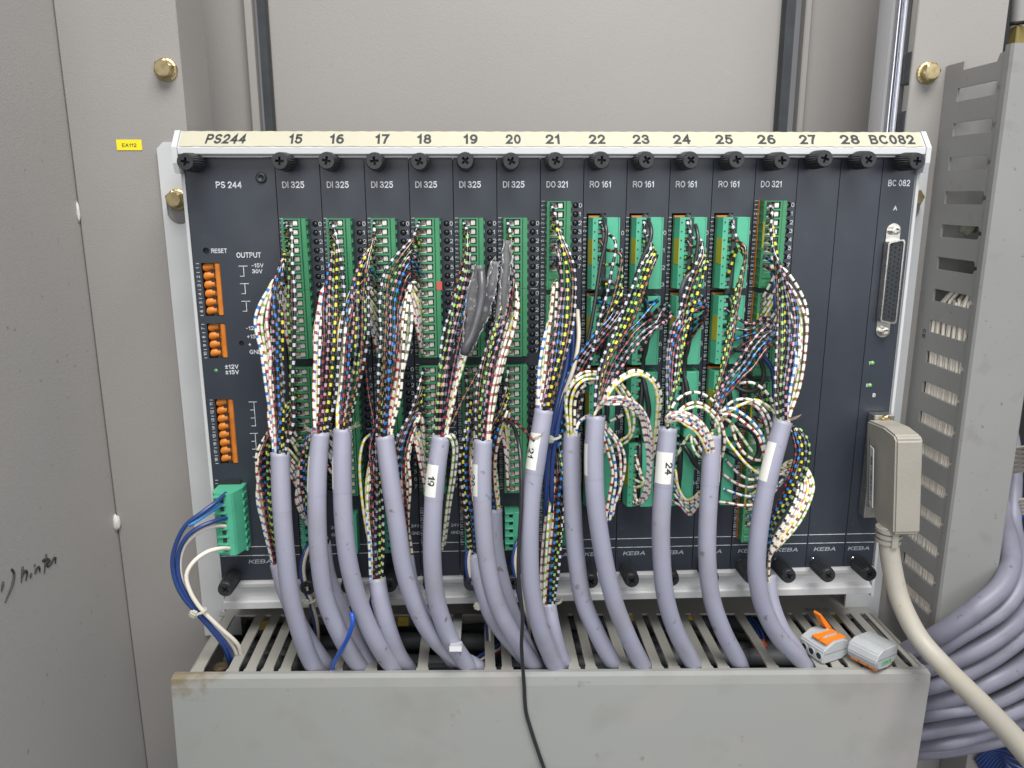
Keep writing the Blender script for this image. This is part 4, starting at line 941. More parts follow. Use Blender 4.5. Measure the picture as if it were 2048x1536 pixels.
# ================================================================== grey multicore cables with their wires
def wire(parent, P, colr, r=0.92, n=6):
    b = MB(); b.tube(spline(P, 2.0), r, n, uv0=rng.random() * 40); return b.build('wire', WM[colr], parent, smooth=True)
def sheath(parent, pts, r=5.35, marker=None, tail=True):
    P = px(pts)
    if tail:
        e = P[-1]; P.append(e + np.array([9, 9, -22]))
    Q = spline(P, 2.2)
    sb = MB(); sb.tube(Q, r, 18); b0 = 0
    T0 = Q[1] - Q[0]; T0 /= np.linalg.norm(T0); jag = rng.uniform(-.5, .9, 18)
    top = [np.array(sb.v[i]) - T0 * jag[i] for i in range(18)]
    for i in range(18): sb.v[i] = tuple(top[i])
    k_ = next(j for j, f in enumerate(sb.f) if len(f) == 18); sb.f.pop(k_); sb.m.pop(k_); sb.uv.pop(k_)
    inn = [Q[0] + (top[i] - Q[0]) * 0.86 for i in range(18)]; inn2 = [p + T0 * 4 for p in inn]
    base = sb.add(inn + inn2, [])
    for i in range(18):
        j = (i + 1) % 18; sb.f += [(j, i, base + i, base + j), (base + j, base + i, base + 18 + i, base + 18 + j)]; sb.m += [0, 0]
    sb.f.append(tuple(base + 18 + i for i in range(18))); sb.m.append(0)
    sb.build('sheath', M['sheath'], parent, smooth=True)
    T = Q[1] - Q[0]; T /= np.linalg.norm(T)
    u = np.array([0, -1.0, 0]); u -= T * (u @ T); u /= np.linalg.norm(u); w2 = np.cross(T, u); V = []
    for i in range(18): a = 2 * math.pi * i / 18; V.append(Q[0] + (r * 1.02) * (math.cos(a) * u + math.sin(a) * w2) - T * 0.5)
    if marker:
        y0, y1, lab0, lab1, txt = marker
        ys = np.array([prj(p)[1] for p in Q]); k0 = int(np.argmin(abs(ys - y0))); k1 = int(np.argmin(abs(ys - y1)))
        S = Q[k0:k1 + 1]
        sl = MB().tube(S, r + 0.10, 24, cap=False).build('marker_sleeve', M['sleeve'], parent, smooth=True)
        if lab1 > lab0:
            # paper label: arc strip, angles measured from the left (0) over the front (90) to the right (180)
            TT = np.gradient(S, axis=0); TT /= np.linalg.norm(TT, axis=1)[:, None]
            b = MB(); V = []; na = 9; ks = list(range(1, len(S) - 1)) if len(S) > 4 else list(range(len(S)))
            fr_ = []
            for k in ks:
                f = np.array([0, -1.0, 0]); f -= TT[k] * (f @ TT[k]); f /= np.linalg.norm(f); sd = np.cross(TT[k], f)
                if sd[0] > 0: sd = -sd                    # sd points left
                fr_.append((S[k], f, sd))
                for i in range(na):
                    a = math.radians(lab0 + (lab1 - lab0) * i / (na - 1)); V.append(S[k] + (r + 0.2) * (math.sin(a) * f + math.cos(a) * sd))
            F = [(k * na + i, k * na + i + 1, (k + 1) * na + i + 1, (k + 1) * na + i) for k in range(len(ks) - 1) for i in range(na - 1)]
            b.add(V, F); lb = b.build('paper_label', M['sleeve_label'], sl, smooth=True)
            if txt:
                c0 = fr_[len(fr_) // 2]; am = math.radians(txt[1]); Vt, Ft, wt, ht = glyph(txt[0], 0.02); sc = 4.3 / 0.7; out = []
                for (gx, gy, lay) in Vt:
                    along = (gx - wt / 2) * sc; acr = (gy - 0.35) * sc
                    a = am + acr / (r + .2)
                    ci = min(range(len(fr_)), key=lambda q: abs((fr_[q][0] - c0[0]) @ np.array([0, 0, -1.0]) - along))
                    base, f, sd = fr_[ci]; tz = along - (base - c0[0]) @ np.array([0, 0, -1.0])
                    out.append(base + np.array([0, 0, -1.0]) * tz + (r + 0.3 + 0.012 * lay) * (math.sin(a) * f + math.cos(a) * sd))
                bt = MB(); bt.add(out, Ft); bt.build('lettering', M['ink'], lb)
    return Q
def bundle(parent, terms, cols, ctrl, rise=45, reverse=False, jig=2.2, bulge=None, d=5.5, shuffle=0.2):
    """ctrl from the sheath upward: (px, py, halfwidth px, Y). Each wire rides the bundle up to its own apex, then crosses to its terminal."""
    n = len(terms); cy = np.array([c[1] for c in ctrl], float)[::-1]; cx = np.array([c[0] for c in ctrl], float)[::-1]
    cw = np.array([c[2] for c in ctrl], float)[::-1]; cY = np.array([c[3] for c in ctrl], float)[::-1]
    y0 = ctrl[0][1]; ymin = ctrl[-1][1]
    for i, T in enumerate(terms):
        T = np.array(T, float); tp = prj(T)
        ox = (1 - 2 * (i / max(1, n - 1))) if n != 16 else (1 - 1.3 * i / 7 if i < 8 else (-0.3 - 0.62 * (i - 8) / 7 if not reverse else -0.92 + 0.62 * (i - 8) / 7)); ox = -ox if reverse else ox
        ox = float(np.clip(ox + rng.uniform(-shuffle, shuffle), -1, 1)); oy = float(np.clip(rng.uniform(-.7, .7) + (0.6 if i >= 8 else -0.45), -1, 1))
        rs = rise if not callable(rise) else rise(i)
        ya = float(np.clip(tp[1] - rs + rng.uniform(-15, 15), ymin, y0 - 30))
        P = []
        ang = rng.uniform(0, 2 * math.pi); rr = math.sqrt(rng.random()) * 3.6
        c0 = aty(ctrl[0][0], ctrl[0][1], ctrl[0][3])
        P.append(c0 + np.array([ox * 3.6, oy * 2.6, -9])); P.append(c0 + np.array([ox * 3.9, oy * 2.8, 1.5]))
        ns = max(1, int((y0 - ya) / 62))
        for k in range(1, ns + 1):
            y = y0 + (ya - y0) * k / ns
            if k < ns: y += rng.uniform(-6, 6)
            f = 0.35 if (y0 - y) < 30 else 1.0
            x = np.interp(y, cy, cx) + np.interp(y, cy, cw) * ox * (0.9 if f < 1 else 1.12) + rng.uniform(-2, 2) * jig
            Y = np.interp(y, cy, cY) + d * oy * f
            if k == ns: x = 0.62 * x + 0.38 * tp[0]; Y = 0.8 * Y + 0.2 * -12
            P.append(aty(x, y, Y))
        ap = P[-1]
        mid = 0.42 * ap + 0.58 * T + np.array([-0.6, 0, 3.0 if ya < tp[1] else 0]); mid[1] = min(-13.5, 0.6 * ap[1] + 0.4 * -14) + rng.uniform(-1.5, 1.5)
        P.append(mid); P.append(T + np.array([-1.6, -5.0, 0.2])); P.append(T + np.array([0, 0.6, 0]))
        wire(parent, P, cols[i % len(cols)])
def strand(parent, pts, cols, sep=6.5, dep=0.0, end=None, jig=1.5, n=6, r=0.92):
    A = np.array([(x, y) for x, y, Y in pts], float); T = np.gradient(A, axis=0); T /= np.linalg.norm(T, axis=1)[:, None] + 1e-9
    Nn = np.stack([-T[:, 1], T[:, 0]], 1)
    for i, c in enumerate(cols):
        o = (i - (len(cols) - 1) / 2) * sep; zz = rng.uniform(-1, 1)
        P = [aty(A[k, 0] + Nn[k, 0] * o + rng.uniform(-jig, jig), A[k, 1] + Nn[k, 1] * o + rng.uniform(-jig, jig), pts[k][2] + dep * i + zz) for k in range(len(pts))]
        if end is not None:
            e = end(i); P.append(np.array(e) + np.array([0, -4, 0])); P.append(np.array(e))
        wire(parent, P, c, r, n)
mcs = {}
def multicore(label): t = thing('multicore_cable', label, 'cable'); t['group'] = 'grey multicore cables fanning out to the modules'; return t
def di_terms(hp, lo):       # 16 terminals of the upper (lo=0) or lower (lo=1) pair of plugs
    x = hp * HP + 7.4
    a = [227.8 - (i + .5) * HP for i in range(8)] + [187.0 - (i + .5) * HP for i in range(8)]
    c = [140.9 - (i + .5) * HP for i in range(8)] + [100.2 - (i + .5) * HP for i in range(8)]
    return [(x, -6.0, z) for z in (c if lo else a)]
ALL = KB + WB

# module 15
k = multicore('leftmost grey cable, its wires fanning up to module 15')
sheath(k, [(560, 905, -38), (563, 1000, -43), (570, 1095, -46), (581, 1190, -46), (602, 1270, -42), (628, 1333, -34)], marker=(946, 1024, 0, -1, None))
bundle(k, di_terms(10, 0), ALL, [(560, 905, 13, -38), (561, 850, 19, -36), (562, 780, 24, -34), (557, 710, 30, -32), (552, 640, 33, -31), (552, 580, 33, -29), (551, 540, 31, -27), (560, 505, 24, -24), (572, 478, 12, -20), (577, 452, 5, -17)], rise=lambda i: -20 if i < 3 else (-6 if i < 5 else 26 if i < 8 else 26 + (i - 8) * 14))
k = multicore('grey cable half hidden behind the leftmost cable')
sheath(k, [(556, 1128, -18), (570, 1180, -24), (600, 1250, -28), (640, 1312, -28)], 5.0)
bundle(k, di_terms(10, 1), ALL, [(556, 1128, 10, -18), (545, 1085, 10, -20), (537, 1030, 12, -22), (528, 960, 18, -24), (523, 900, 17, -24), (540, 850, 20, -22), (560, 805, 16, -18)], rise=lambda i: 25 if i < 8 else 20 + (i - 8) * 9)
# module 16
k = multicore('grey cable below module 16 with a marker sleeve, second from the left in front')
sheath(k, [(641, 866, -38), (635, 940, -43), (634, 1020, -47), (638, 1110, -48), (652, 1200, -46), (682, 1273, -42), (716, 1328, -34)], marker=(905, 988, -8, 42, None))
bundle(k, di_terms(15, 0), ALL, [(641, 866, 13, -38), (645, 810, 18, -36), (650, 740, 22, -34), (655, 670, 25, -32), (655, 600, 27, -29), (656, 545, 27, -26), (658, 505, 20, -23), (661, 478, 11, -20), (664, 452, 5, -17)], rise=lambda i: -15 if i < 3 else (0 if i < 5 else 24 if i < 8 else 24 + (i - 8) * 14))
k = multicore('grey cable behind the module 16 cable, curving into the same duct gap')
sheath(k, [(645, 1085, -16), (655, 1150, -24), (680, 1215, -30), (722, 1300, -30)], 5.0)
bundle(k, di_terms(15, 1), ALL, [(645, 1085, 8, -16), (617, 1050, 8, -22), (606, 985, 11, -24), (605, 925, 13, -24), (614, 875, 16, -22), (632, 825, 16, -18)], rise=lambda i: 25 if i < 8 else 20 + (i - 8) * 9)
# module 17
k = mcs['17'] = multicore('grey cable below module 17 with a marker sleeve, third from the left in front')
sheath(k, [(685, 858, -40), (684, 940, -45), (688, 1050, -49), (699, 1135, -49), (722, 1216, -46), (752, 1283, -42), (785, 1334, -34)], marker=(905, 986, -8, 40, None))
bundle(k, di_terms(20, 0), ALL, [(685, 858, 13, -40), (690, 800, 19, -38), (699, 730, 25, -36), (706, 660, 28, -34), (704, 600, 30, -32), (705, 555, 28, -29), (718, 515, 20, -25), (736, 478, 10, -19)], rise=lambda i: -18 if i < 3 else (0 if i < 5 else 20 if i < 8 else 20 + (i - 8) * 14))
k = mcs['17b'] = multicore('short grey cable whose sheath starts low, full of dark wires below module 17')
sheath(k, [(754, 1156, -34), (760, 1195, -37), (774, 1250, -38), (798, 1312, -32)], 5.3, marker=(1188, 1244, 0, 40, None))
bundle(k, di_terms(20, 1), ALL, [(754, 1156, 14, -34), (752, 1100, 15, -34), (750, 1030, 17, -32), (749, 960, 18, -30), (748, 900, 17, -27), (752, 850, 14, -23), (764, 800, 10, -19)], rise=25)
# module 18
k = mcs['18'] = multicore('grey cable below module 18, leaning right toward the duct, fourth in front')
sheath(k, [(769, 872, -38), (780, 955, -43), (794, 1050, -46), (806, 1130, -46), (828, 1203, -44), (858, 1262, -40), (905, 1310, -34), (955, 1336, -30)], marker=(914, 996, 0, -1, None))
bundle(k, di_terms(25, 0), ALL, [(769, 872, 13, -38), (775, 800, 19, -36), (782, 730, 22, -34), (788, 660, 23, -32), (786, 600, 24, -29), (792, 545, 18, -26), (806, 505, 13, -22), (832, 462, 5, -18)], rise=lambda i: -16 if i < 3 else (2 if i < 5 else 25 if i < 8 else 14 + (i - 8) * 14), reverse=True)
k = multicore('grey cable hidden behind the module 18 cable, fed by arching white wires')
sheath(k, [(812, 1115, -16), (822, 1170, -24), (850, 1240, -30), (905, 1320, -28)], 5.0)
bundle(k, di_terms(25, 1), ALL, [(812, 1115, 8, -16), (808, 1050, 10, -22), (803, 980, 13, -26), (800, 915, 14, -26), (804, 865, 14, -24), (818, 825, 12, -20)], rise=lambda i: 5 if i < 8 else 40 + (i - 8) * 9, reverse=True)
# module 19
k = mcs['19'] = multicore('grey cable with a white marker reading nineteen')
sheath(k, [(882, 874, -42), (871, 955, -47), (865, 1045, -50), (865, 1130, -50), (874, 1205, -47), (900, 1277, -42), (937, 1334, -34)], marker=(917, 1000, -5, 100, ('19', 66)))
bundle(k, di_terms(30, 0), ALL, [(882, 874, 13, -42), (888, 810, 17, -40), (902, 730, 22, -37), (918, 650, 24, -34), (932, 580, 18, -29), (940, 520, 10, -24), (940, 465, 6, -19)], rise=lambda i: 0 if i < 5 else 12, reverse=True)
k = multicore('grey cable behind the one numbered 19, dark wires running down to it')
sheath(k, [(948, 1110, -14), (962, 1170, -22), (985, 1235, -28), (1045, 1312, -26)], 5.0)
bundle(k, di_terms(30, 1), ALL, [(948, 1110, 8, -14), (941, 1040, 11, -22), (933, 960, 12, -25), (931, 890, 13, -25), (945, 840, 14, -22), (950, 800, 12, -18)], rise=20, reverse=True)
# module 20
k = mcs['20'] = multicore('grey cable with a white marker numbered 20, mostly turned away')
sheath(k, [(966, 880, -42), (964, 955, -46), (967, 1050, -49), (977, 1140, -49), (998, 1216, -46), (1031, 1276, -42), (1062, 1322, -34)], marker=(919, 997, -20, 62, ('20', 22)))
bundle(k, di_terms(35, 0), ALL, [(966, 880, 13, -42), (971, 810, 16, -40), (984, 730, 20, -37), (1002, 655, 24, -34), (1020, 595, 22, -30), (1028, 540, 14, -25), (1028, 480, 7, -19)], rise=lambda i: -8 if i < 4 else 8, reverse=True)
k = multicore('grey cable behind the one numbered 20, fed by white wires arching down')
sheath(k, [(988, 1020, -12), (992, 1100, -20), (1012, 1190, -28), (1055, 1300, -26)], 5.0)
bundle(k, di_terms(35, 1), ALL, [(988, 1020, 8, -12), (980, 950, 10, -18), (980, 890, 12, -22), (990, 855, 13, -23), (1002, 820, 12, -20)], rise=lambda i: 5 if i < 8 else 40 + (i - 8) * 10, reverse=True)
# module 21
do_up = [(40 * HP + 7.2, -6, 237.2 - (i + .5) * HP) for i in range(8)] + [(40 * HP + 7.2, -6, 183.2 - (i + .5) * HP) for i in range(8)]
k = multicore('grey cable with a white marker numbered 21, reaching highest')
sheath(k, [(1088, 820, -44), (1074, 910, -50), (1062, 1000, -53), (1059, 1100, -54), (1063, 1180, -52), (1077, 1246, -48), (1093, 1292, -43), (1112, 1334, -36)], marker=(862, 944, -10, 88, ('21', 40)))
bundle(k, do_up, ALL, [(1088, 820, 13, -44), (1095, 770, 18, -42), (1109, 700, 25, -38), (1122, 630, 28, -34), (1128, 560, 24, -30), (1122, 500, 16, -26), (1114, 450, 8, -20), (1110, 420, 5, -18)], rise=lambda i: -35 if i < 3 else -5 if i < 8 else 50)
k = multicore('short grey cable low behind the one numbered 21, wires bulging right')
sheath(k, [(1096, 1206, -30), (1104, 1250, -34), (1122, 1312, -32)], 5.0)
bundle(k, [(40 * HP + 7.2, -6, 128.6 - (i + .5) * HP) for i in range(8)] + [(40 * HP + 7.2, -6, 73.6 - (i + .5) * HP) for i in range(6)], KB + WB[:6], [(1096, 1206, 12, -30), (1102, 1130, 14, -31), (1110, 1050, 15, -31), (1119, 970, 13, -30), (1119, 910, 11, -27), (1112, 860, 9, -22)], rise=18)
for i, (x0, lab) in enumerate(((1130, 'left navy lead of the tied pair behind the cable numbered 21'), (1141, 'right navy lead of the tied pair behind the cable numbered 21'))):
    cable_obj('navy_lead', px([(x0 + 6, 640, -16), (x0 + 4, 720, -26), (x0 - 12, 790, -32), (x0 - 27, 860, -34), (x0 - 36, 920, -34), (x0 - 38, 1000, -30), (x0 - 36, 1048, -20), (x0 - 30, 1062, -8)]), 1.5, M['navy'], lab, 'wire', n=10)
cable_obj('cream_lead', px([(1155, 620, -15), (1157, 680, -26), (1146, 740, -30), (1124, 800, -32), (1106, 880, -30), (1100, 960, -22)]), 1.3, M['cream'], 'cream lead beside the tied navy pair', 'wire', n=8)

# relay modules
def rt(num, plugi, j): return ((45 + 5 * (num - 22)) * HP + 8.4, -8.5, RZ[plugi] - 0.3 - (j + .5) * HP)
k22 = multicore('grey cable below module 22, set back behind its neighbour')
sheath(k22, [(1143, 866, -30), (1143, 944, -34), (1146, 1032, -37), (1153, 1120, -38), (1167, 1203, -37), (1197, 1273, -36), (1226, 1326, -32)], marker=(903, 975, 160, 185, None))
def up(k, num, start, pts, c, T, y0=-32): strand(k, start + pts, [c], end=lambda i: T)
s8 = [(1146, 880, -31), (1148, 856, -31)]
strand(k22, s8 + [(1160, 823, -30), (1169, 772, -30), (1178, 731, -30), (1185, 706, -30), (1198, 648, -29), (1208, 610, -28), (1217, 574, -27), (1225, 527, -26), (1231, 496, -25), (1228, 479, -22), (1213, 466, -16)], ['kwhite'], end=lambda i: rt(22, 0, 0))
strand(k22, s8 + [(1156, 820, -29), (1172, 745, -28), (1190, 690, -27), (1221, 615, -26), (1231, 580, -25), (1241, 540, -24), (1243, 515, -23), (1234, 503, -20), (1212, 498, -15)], ['kbrown'], end=lambda i: rt(22, 0, 2))
strand(k22, s8 + [(1150, 800, -27), (1165, 745, -26), (1196, 670, -26), (1230, 602, -25), (1242, 569, -24), (1245, 540, -22), (1232, 527, -18), (1210, 530, -15)], ['kgreen'], end=lambda i: rt(22, 0, 4))
strand(k22, s8 + [(1146, 800, -27), (1158, 742, -27), (1184, 686, -27), (1214, 632, -26), (1234, 604, -25), (1246, 580, -22), (1232, 570, -18), (1208, 568, -15)], ['kyellow'], end=lambda i: rt(22, 0, 7))
strand(k22, [(1138, 880, -31), (1134, 850, -31), (1131, 808, -30), (1136, 780, -30), (1147, 753, -29), (1161, 723, -29), (1180, 696, -29), (1203, 669, -28), (1225, 645, -26), (1240, 620, -22), (1236, 606, -16)], ['kblue', 'kpink', 'kgrey', 'kred'], sep=7, end=lambda i: rt(22, 1, i * 2))
strand(k22, [(1140, 884, -33), (1139, 850, -36), (1138, 796, -38), (1150, 770, -40), (1166, 758, -40), (1186, 754, -36), (1214, 759, -33), (1235, 776, -30), (1252, 805, -27), (1263, 838, -25), (1261, 868, -22), (1245, 884, -18)], ['wgreen', 'wyellow'], sep=8, end=lambda i: rt(22, 3, i))
strand(k22, [(1136, 884, -32), (1133, 850, -34), (1131, 792, -35), (1145, 762, -37), (1164, 747, -37), (1188, 744, -34), (1225, 752, -30), (1248, 775, -27), (1264, 800, -25), (1274, 812, -20)], ['wbrown'], end=lambda i: rt(23, 2, 5))
strand(k22, [(1148, 884, -33), (1150, 850, -36), (1152, 800, -36), (1160, 780, -36), (1185, 766, -33), (1225, 772, -30), (1245, 795, -26), (1258, 820, -20)], ['wblack'], end=lambda i: rt(22, 2, 6))
for i, (c, pts) in enumerate((('wred', [(1206, 872), (1214, 895), (1220, 920), (1224, 945), (1221, 986), (1214, 1023), (1211, 1048)]), ('wblue', [(1208, 862), (1224, 895), (1231, 930), (1230, 965), (1226, 1000), (1221, 1030), (1219, 1042)]),
                ('wpink', [(1210, 855), (1231, 880), (1240, 910), (1243, 945), (1239, 980), (1230, 1010), (1225, 1032)]), ('wgrey', [(1214, 852), (1240, 884), (1250, 914), (1250, 943), (1243, 972), (1230, 1005), (1222, 1025)]))):
    strand(k22, [(1150 + i, 884, -33), (1154, 850, -34), (1166, 836 + i, -30), (1182, 833 + 2 * i, -26), (1196, 842, -24)] + [(x, y, -25 + 1.2 * i) for x, y in pts], [c], end=lambda j, i=i: rt(22, 3, 7 - i))
k23 = multicore('grey cable below module 23 with big white wire loops springing from its end')
sheath(k23, [(1192, 832, -46), (1188, 900, -49), (1190, 988, -52), (1203, 1090, -52), (1226, 1195, -49), (1257, 1275, -43), (1286, 1333, -35)], marker=(880, 957, -8, 40, None))
s9 = [(1190, 846, -46), (1191, 826, -46)]
for i, c in enumerate(('kwhite', 'kgreen', 'kyellow', 'kbrown')):
    o = (i - 1.5) * 9
    strand(k23, s9 + [(1195 + o * .4, 790, -45), (1204 + o * .5, 745, -43), (1217 + o * .6, 708, -41), (1234 + o * .7, 676, -39), (1255 + o, 632, -36), (1272 + o, 592, -33), (1286 + o, 552, -30), (1298 + o * .9, 522, -27), (1308 + o * .5, 498 + 4 * i, -24), (1305 + o * .4, 476 + 12 * i, -19), (1292, 470 + 18 * i, -15)], [c], end=lambda j, i=i: rt(23, 0, (0, 2, 4, 6)[i]))
for i, (c, e) in enumerate((('kblue', (1318, 600)), ('kred', (1330, 622)), ('kgrey', (1338, 610)), ('kpink', (1345, 628)))):
    o = i * 13
    strand(k23, s9 + [(1197 + o * .2, 800, -45), (1206 + o * .5, 760, -43), (1218 + o * .8, 725, -41), (1236 + o, 692, -38), (1258 + o * 1.1, 664, -35), (1280 + o * 1.2, 643 + i, -31), (e[0] - 14, e[1] + 14, -27), (e[0], e[1], -22), (e[0] - 18, e[1] + 4, -16)], [c], end=lambda j, i=i: rt(23, 1, i * 2))
for c, o, T in (('wyellow', 0, rt(23, 3, 5)), ('wgreen', 7, rt(23, 3, 4)), ('wblack', 10, rt(23, 3, 2)), ('wbrown', 5, rt(23, 3, 1))):
    strand(k23, s9 + [(1203, 812, -47), (1214 - o * .4, 795 - o * .3, -49), (1226 - o * .4, 776 - o * .6, -50), (1249, 758 - o, -50), (1270, 750 - o, -49), (1290 + o * .4, 754 - o * .6, -46), (1308 + o * .7, 771 - o * .3, -42), (1315 + o * .8, 797, -38), (1313 + o * .6, 830, -34), (1308 + o * .4, 875, -30), (1301, 930, -26), (1290, 965, -20)], [c], jig=1, end=lambda j, T=T: T)
for c, o, T in (('wblue', 0, rt(23, 3, 6)), ('wpink', 5, rt(23, 3, 6)), ('wred', -9, rt(23, 3, 7)), ('wgrey', -16, rt(23, 3, 5))):
    strand(k23, s9 + [(1199, 812, -48), (1208, 803 - o * .3, -51), (1222, 799 - o * .6, -53), (1240, 797 - o * .7, -53), (1259 + o * .3, 803 - o * .6, -50), (1279 + o * .4, 818 - o * .4, -46), (1292 + o * .6, 840, -42), (1299 + o * .6, 872, -38), (1301 + o * .4, 910, -33), (1299 + o * .3, 955, -28), (1293 + o * .5, 990, -22), (1278 + o * .3, 1008, -15)], [c], jig=1, end=lambda j, T=T: T)
k24 = multicore('grey cable with a broad white marker reading twenty-four')
sheath(k24, [(1336, 856, -46), (1329, 944, -50), (1322, 1046, -52), (1324, 1130, -51), (1333, 1203, -48), (1353, 1265, -43), (1384, 1324, -35)], marker=(896, 972, 8, 120, ('24', 100)))
s10 = [(1336, 872, -46), (1336, 850, -46)]
for i, c in enumerate(('kwhite', 'kbrown', 'kgreen', 'kyellow')):
    o = (i - 1.5) * 8
    strand(k24, s10 + [(1340, 810, -43), (1352 + o * .3, 758, -40), (1358 + o * .4, 715, -37), (1364 + o * .5, 670, -34), (1372 + o, 620, -31), (1386 + o, 575, -28), (1400 + o * .9, 535, -26), (1408 + o * .5, 505 + 6 * i, -23), (1402, 480 + 12 * i, -19), (1385, 475 + 18 * i, -15)], [c], end=lambda j, i=i: rt(24, 0, (0, 2, 4, 6)[i]))
for i, c in enumerate(('kgrey', 'kpink', 'kblue', 'kred')):
    o = (i - 1.5) * 8
    strand(k24, s10 + [(1337 + o * .3, 800, -42), (1339 + o * .5, 740, -39), (1343 + o * .6, 700, -37), (1352 + o * .7, 662, -34), (1366 + o * .8, 634 + i * 2, -31), (1388, 612 + o, -28), (1405 + i * 3, 604 + o, -24), (1408, 616 + 8 * i, -19), (1390, 624 + 14 * i, -15)], [c], end=lambda j, i=i: rt(24, 1, i * 2))
strand(k24, s10 + [(1341, 826, -46), (1350, 806, -46), (1366, 790, -45), (1384, 784, -44), (1400, 786, -43), (1420, 797, -41), (1434, 813, -39), (1443, 830, -36), (1440, 850, -30)], ['wblack'], end=lambda i: rt(25, 3, 0))
for c, o in (('wbrown', 0), ('wgreen', -11)):
    strand(k24, s10 + [(1346, 836, -46), (1360, 820 - o * .6, -47), (1377, 808 - o * .8, -47), (1396, 804 - o * .9, -46), (1413 + o * .3, 812 - o * .6, -45), (1430 + o * .6, 828 - o * .3, -43), (1444 + o * .8, 850, -41), (1450 + o, 876, -39), (1447 + o, 900, -36), (1440 + o * 1.5, 918, -32), (1420 + o * 2, 922 + o, -26), (1395 + o, 890, -20), (1380, 870, -16)], [c], jig=1, end=lambda i: rt(24, 3, 1))
for i, c in enumerate(('wpink', 'wgrey', 'wblue', 'wred', 'wyellow')):
    o = i * 6.5
    strand(k24, s10 + [(1331 + o * .4, 838 + o * .2, -48), (1339 + o * .6, 829 + o * .4, -50), (1353 + o * .4, 824 + o * .75, -51), (1371, 826 + o * .9, -51), (1392 - o * .3, 836 + o * .8, -50), (1412 - o * .5, 856 + o * .6, -48), (1424 - o * .6, 884 + o * .3, -46), (1430 - o * .5, 915, -43), (1426 - o * .3, 945, -39), (1417, 968 + o * .3, -35), (1403, 995 - o * .5, -30), (1388 - o * .2, 1022 - o * .9, -24), (1378 - o * .3, 1030 - o * 1.2, -20), (1362 - o * .2, 1012 - o * 1.5, -16)], [c], jig=1, end=lambda j, i=i: rt(24, 3, 7 - i))
k25 = multicore('grey cable below module 25, half covered by white wire loops')
sheath(k25, [(1424, 870, -38), (1421, 944, -42), (1415, 1046, -45), (1415, 1130, -45), (1425, 1203, -43), (1448, 1266, -40), (1476, 1320, -34)], marker=(900, 970, 140, 178, None))
s11 = [(1424, 886, -38), (1424, 864, -38)]
for i, c in enumerate(('kyellow', 'kgreen', 'kwhite', 'kbrown')):
    o = i * 7
    strand(k25, s11 + [(1426, 815, -37), (1430 + o * .3, 780, -35), (1440 + o * .3, 742, -33), (1450 + o * .4, 705, -31), (1457 + o * .4, 668, -30), (1463 + o * .5, 625, -28), (1471 + o * .5, 585, -26), (1484 + o * .2, 545 - i * 4, -24), (1491, 520 - i * 8, -21), (1478, 500 - i * 6, -17)], [c], end=lambda j, i=i: rt(25, 0, (6, 4, 0, 2)[i]))
for i, (c, e) in enumerate((('kpink', (1538, 646)), ('kgrey', (1548, 652)), ('kblue', (1550, 672)), ('kred', (1556, 684)))):
    o = i * 11
    strand(k25, s11 + [(1426 + o * .2, 825, -38), (1432 + o * .5, 796, -37), (1443 + o * .7, 775, -36), (1458 + o * .8, 750 + i * 2, -35), (1475 + o * .9, 724 + i * 4, -33), (1496 + o * .7, 696 + i * 6, -31), (1516 + o * .6, 670 + i * 8, -28), (e[0], e[1], -24), (e[0] - 10, e[1] - 12, -20), (1500, 650 + 10 * i, -16)], [c], end=lambda j, i=i: rt(25, 1, 1 + i * 2))
for c, pts, T in (('wblack', [(1440, 815), (1455, 782), (1470, 769), (1488, 765), (1506, 767), (1525, 777), (1541, 797), (1548, 815)], rt(25, 2, 3)),
               ('wgrey', [(1440, 830), (1456, 808), (1470, 800), (1491, 798), (1511, 804), (1529, 822), (1541, 845), (1546, 870)], None),
               ('wgreen', [(1440, 835), (1470, 815), (1500, 803), (1525, 806), (1546, 822), (1556, 840)], None),
               ('wpink', [(1445, 830), (1475, 812), (1500, 806), (1520, 822), (1532, 850), (1538, 880)], None),
               ('wblue', [(1437, 825), (1448, 819), (1464, 817), (1482, 825), (1500, 838), (1517, 858), (1527, 876), (1531, 898), (1532, 925)], None),
               ('wred', [(1434, 836), (1445, 830), (1462, 830), (1479, 838), (1503, 857), (1515, 870), (1525, 894), (1529, 912), (1530, 935)], None),
               ('wbrown', [(1445, 836), (1458, 842), (1464, 855), (1472, 881), (1486, 904), (1503, 918), (1525, 919), (1540, 905)], None),
               ('wgreen', [(1450, 838), (1466, 850), (1480, 870), (1495, 890), (1509, 908)], None),
               ('wyellow', [(1440, 850), (1454, 880), (1476, 909), (1494, 931), (1520, 948), (1540, 950)], None),
               ('wyellow', [(1440, 846), (1452, 832), (1466, 818), (1490, 806), (1515, 800), (1540, 820)], None)):
    Y = -33 if c in ('wblue', 'wred', 'wgrey') else -27
    strand(k25, s11 + [(x, y, Y - 4 * math.sin(math.pi * i / len(pts))) for i, (x, y) in enumerate(pts)], [c], jig=1)
for c, pts in (('wgrey', [(1451, 919), (1478, 948), (1503, 960), (1520, 955), (1540, 940)]), ('wpink', [(1445, 948), (1470, 965), (1491, 973), (1515, 972), (1540, 960)]), ('wblue', [(1447, 978), (1466, 984), (1488, 991), (1513, 992), (1540, 985)]), ('wred', [(1435, 1003), (1459, 1007), (1482, 1010), (1510, 1009), (1535, 1000)])):
    strand(k25, [(x, y, -13 - i * 2.5) for i, (x, y) in enumerate(pts)], [c], jig=1)
k26 = multicore('rightmost grey multicore cable with a blank cream marker, below module 26')
sheath(k26, [(1567, 842, -44), (1547, 914, -48), (1527, 1002, -51), (1515, 1090, -52), (1514, 1150, -51), (1526, 1212, -48), (1556, 1272, -43), (1608, 1330, -35)], marker=(881, 966, -6, 62, None))
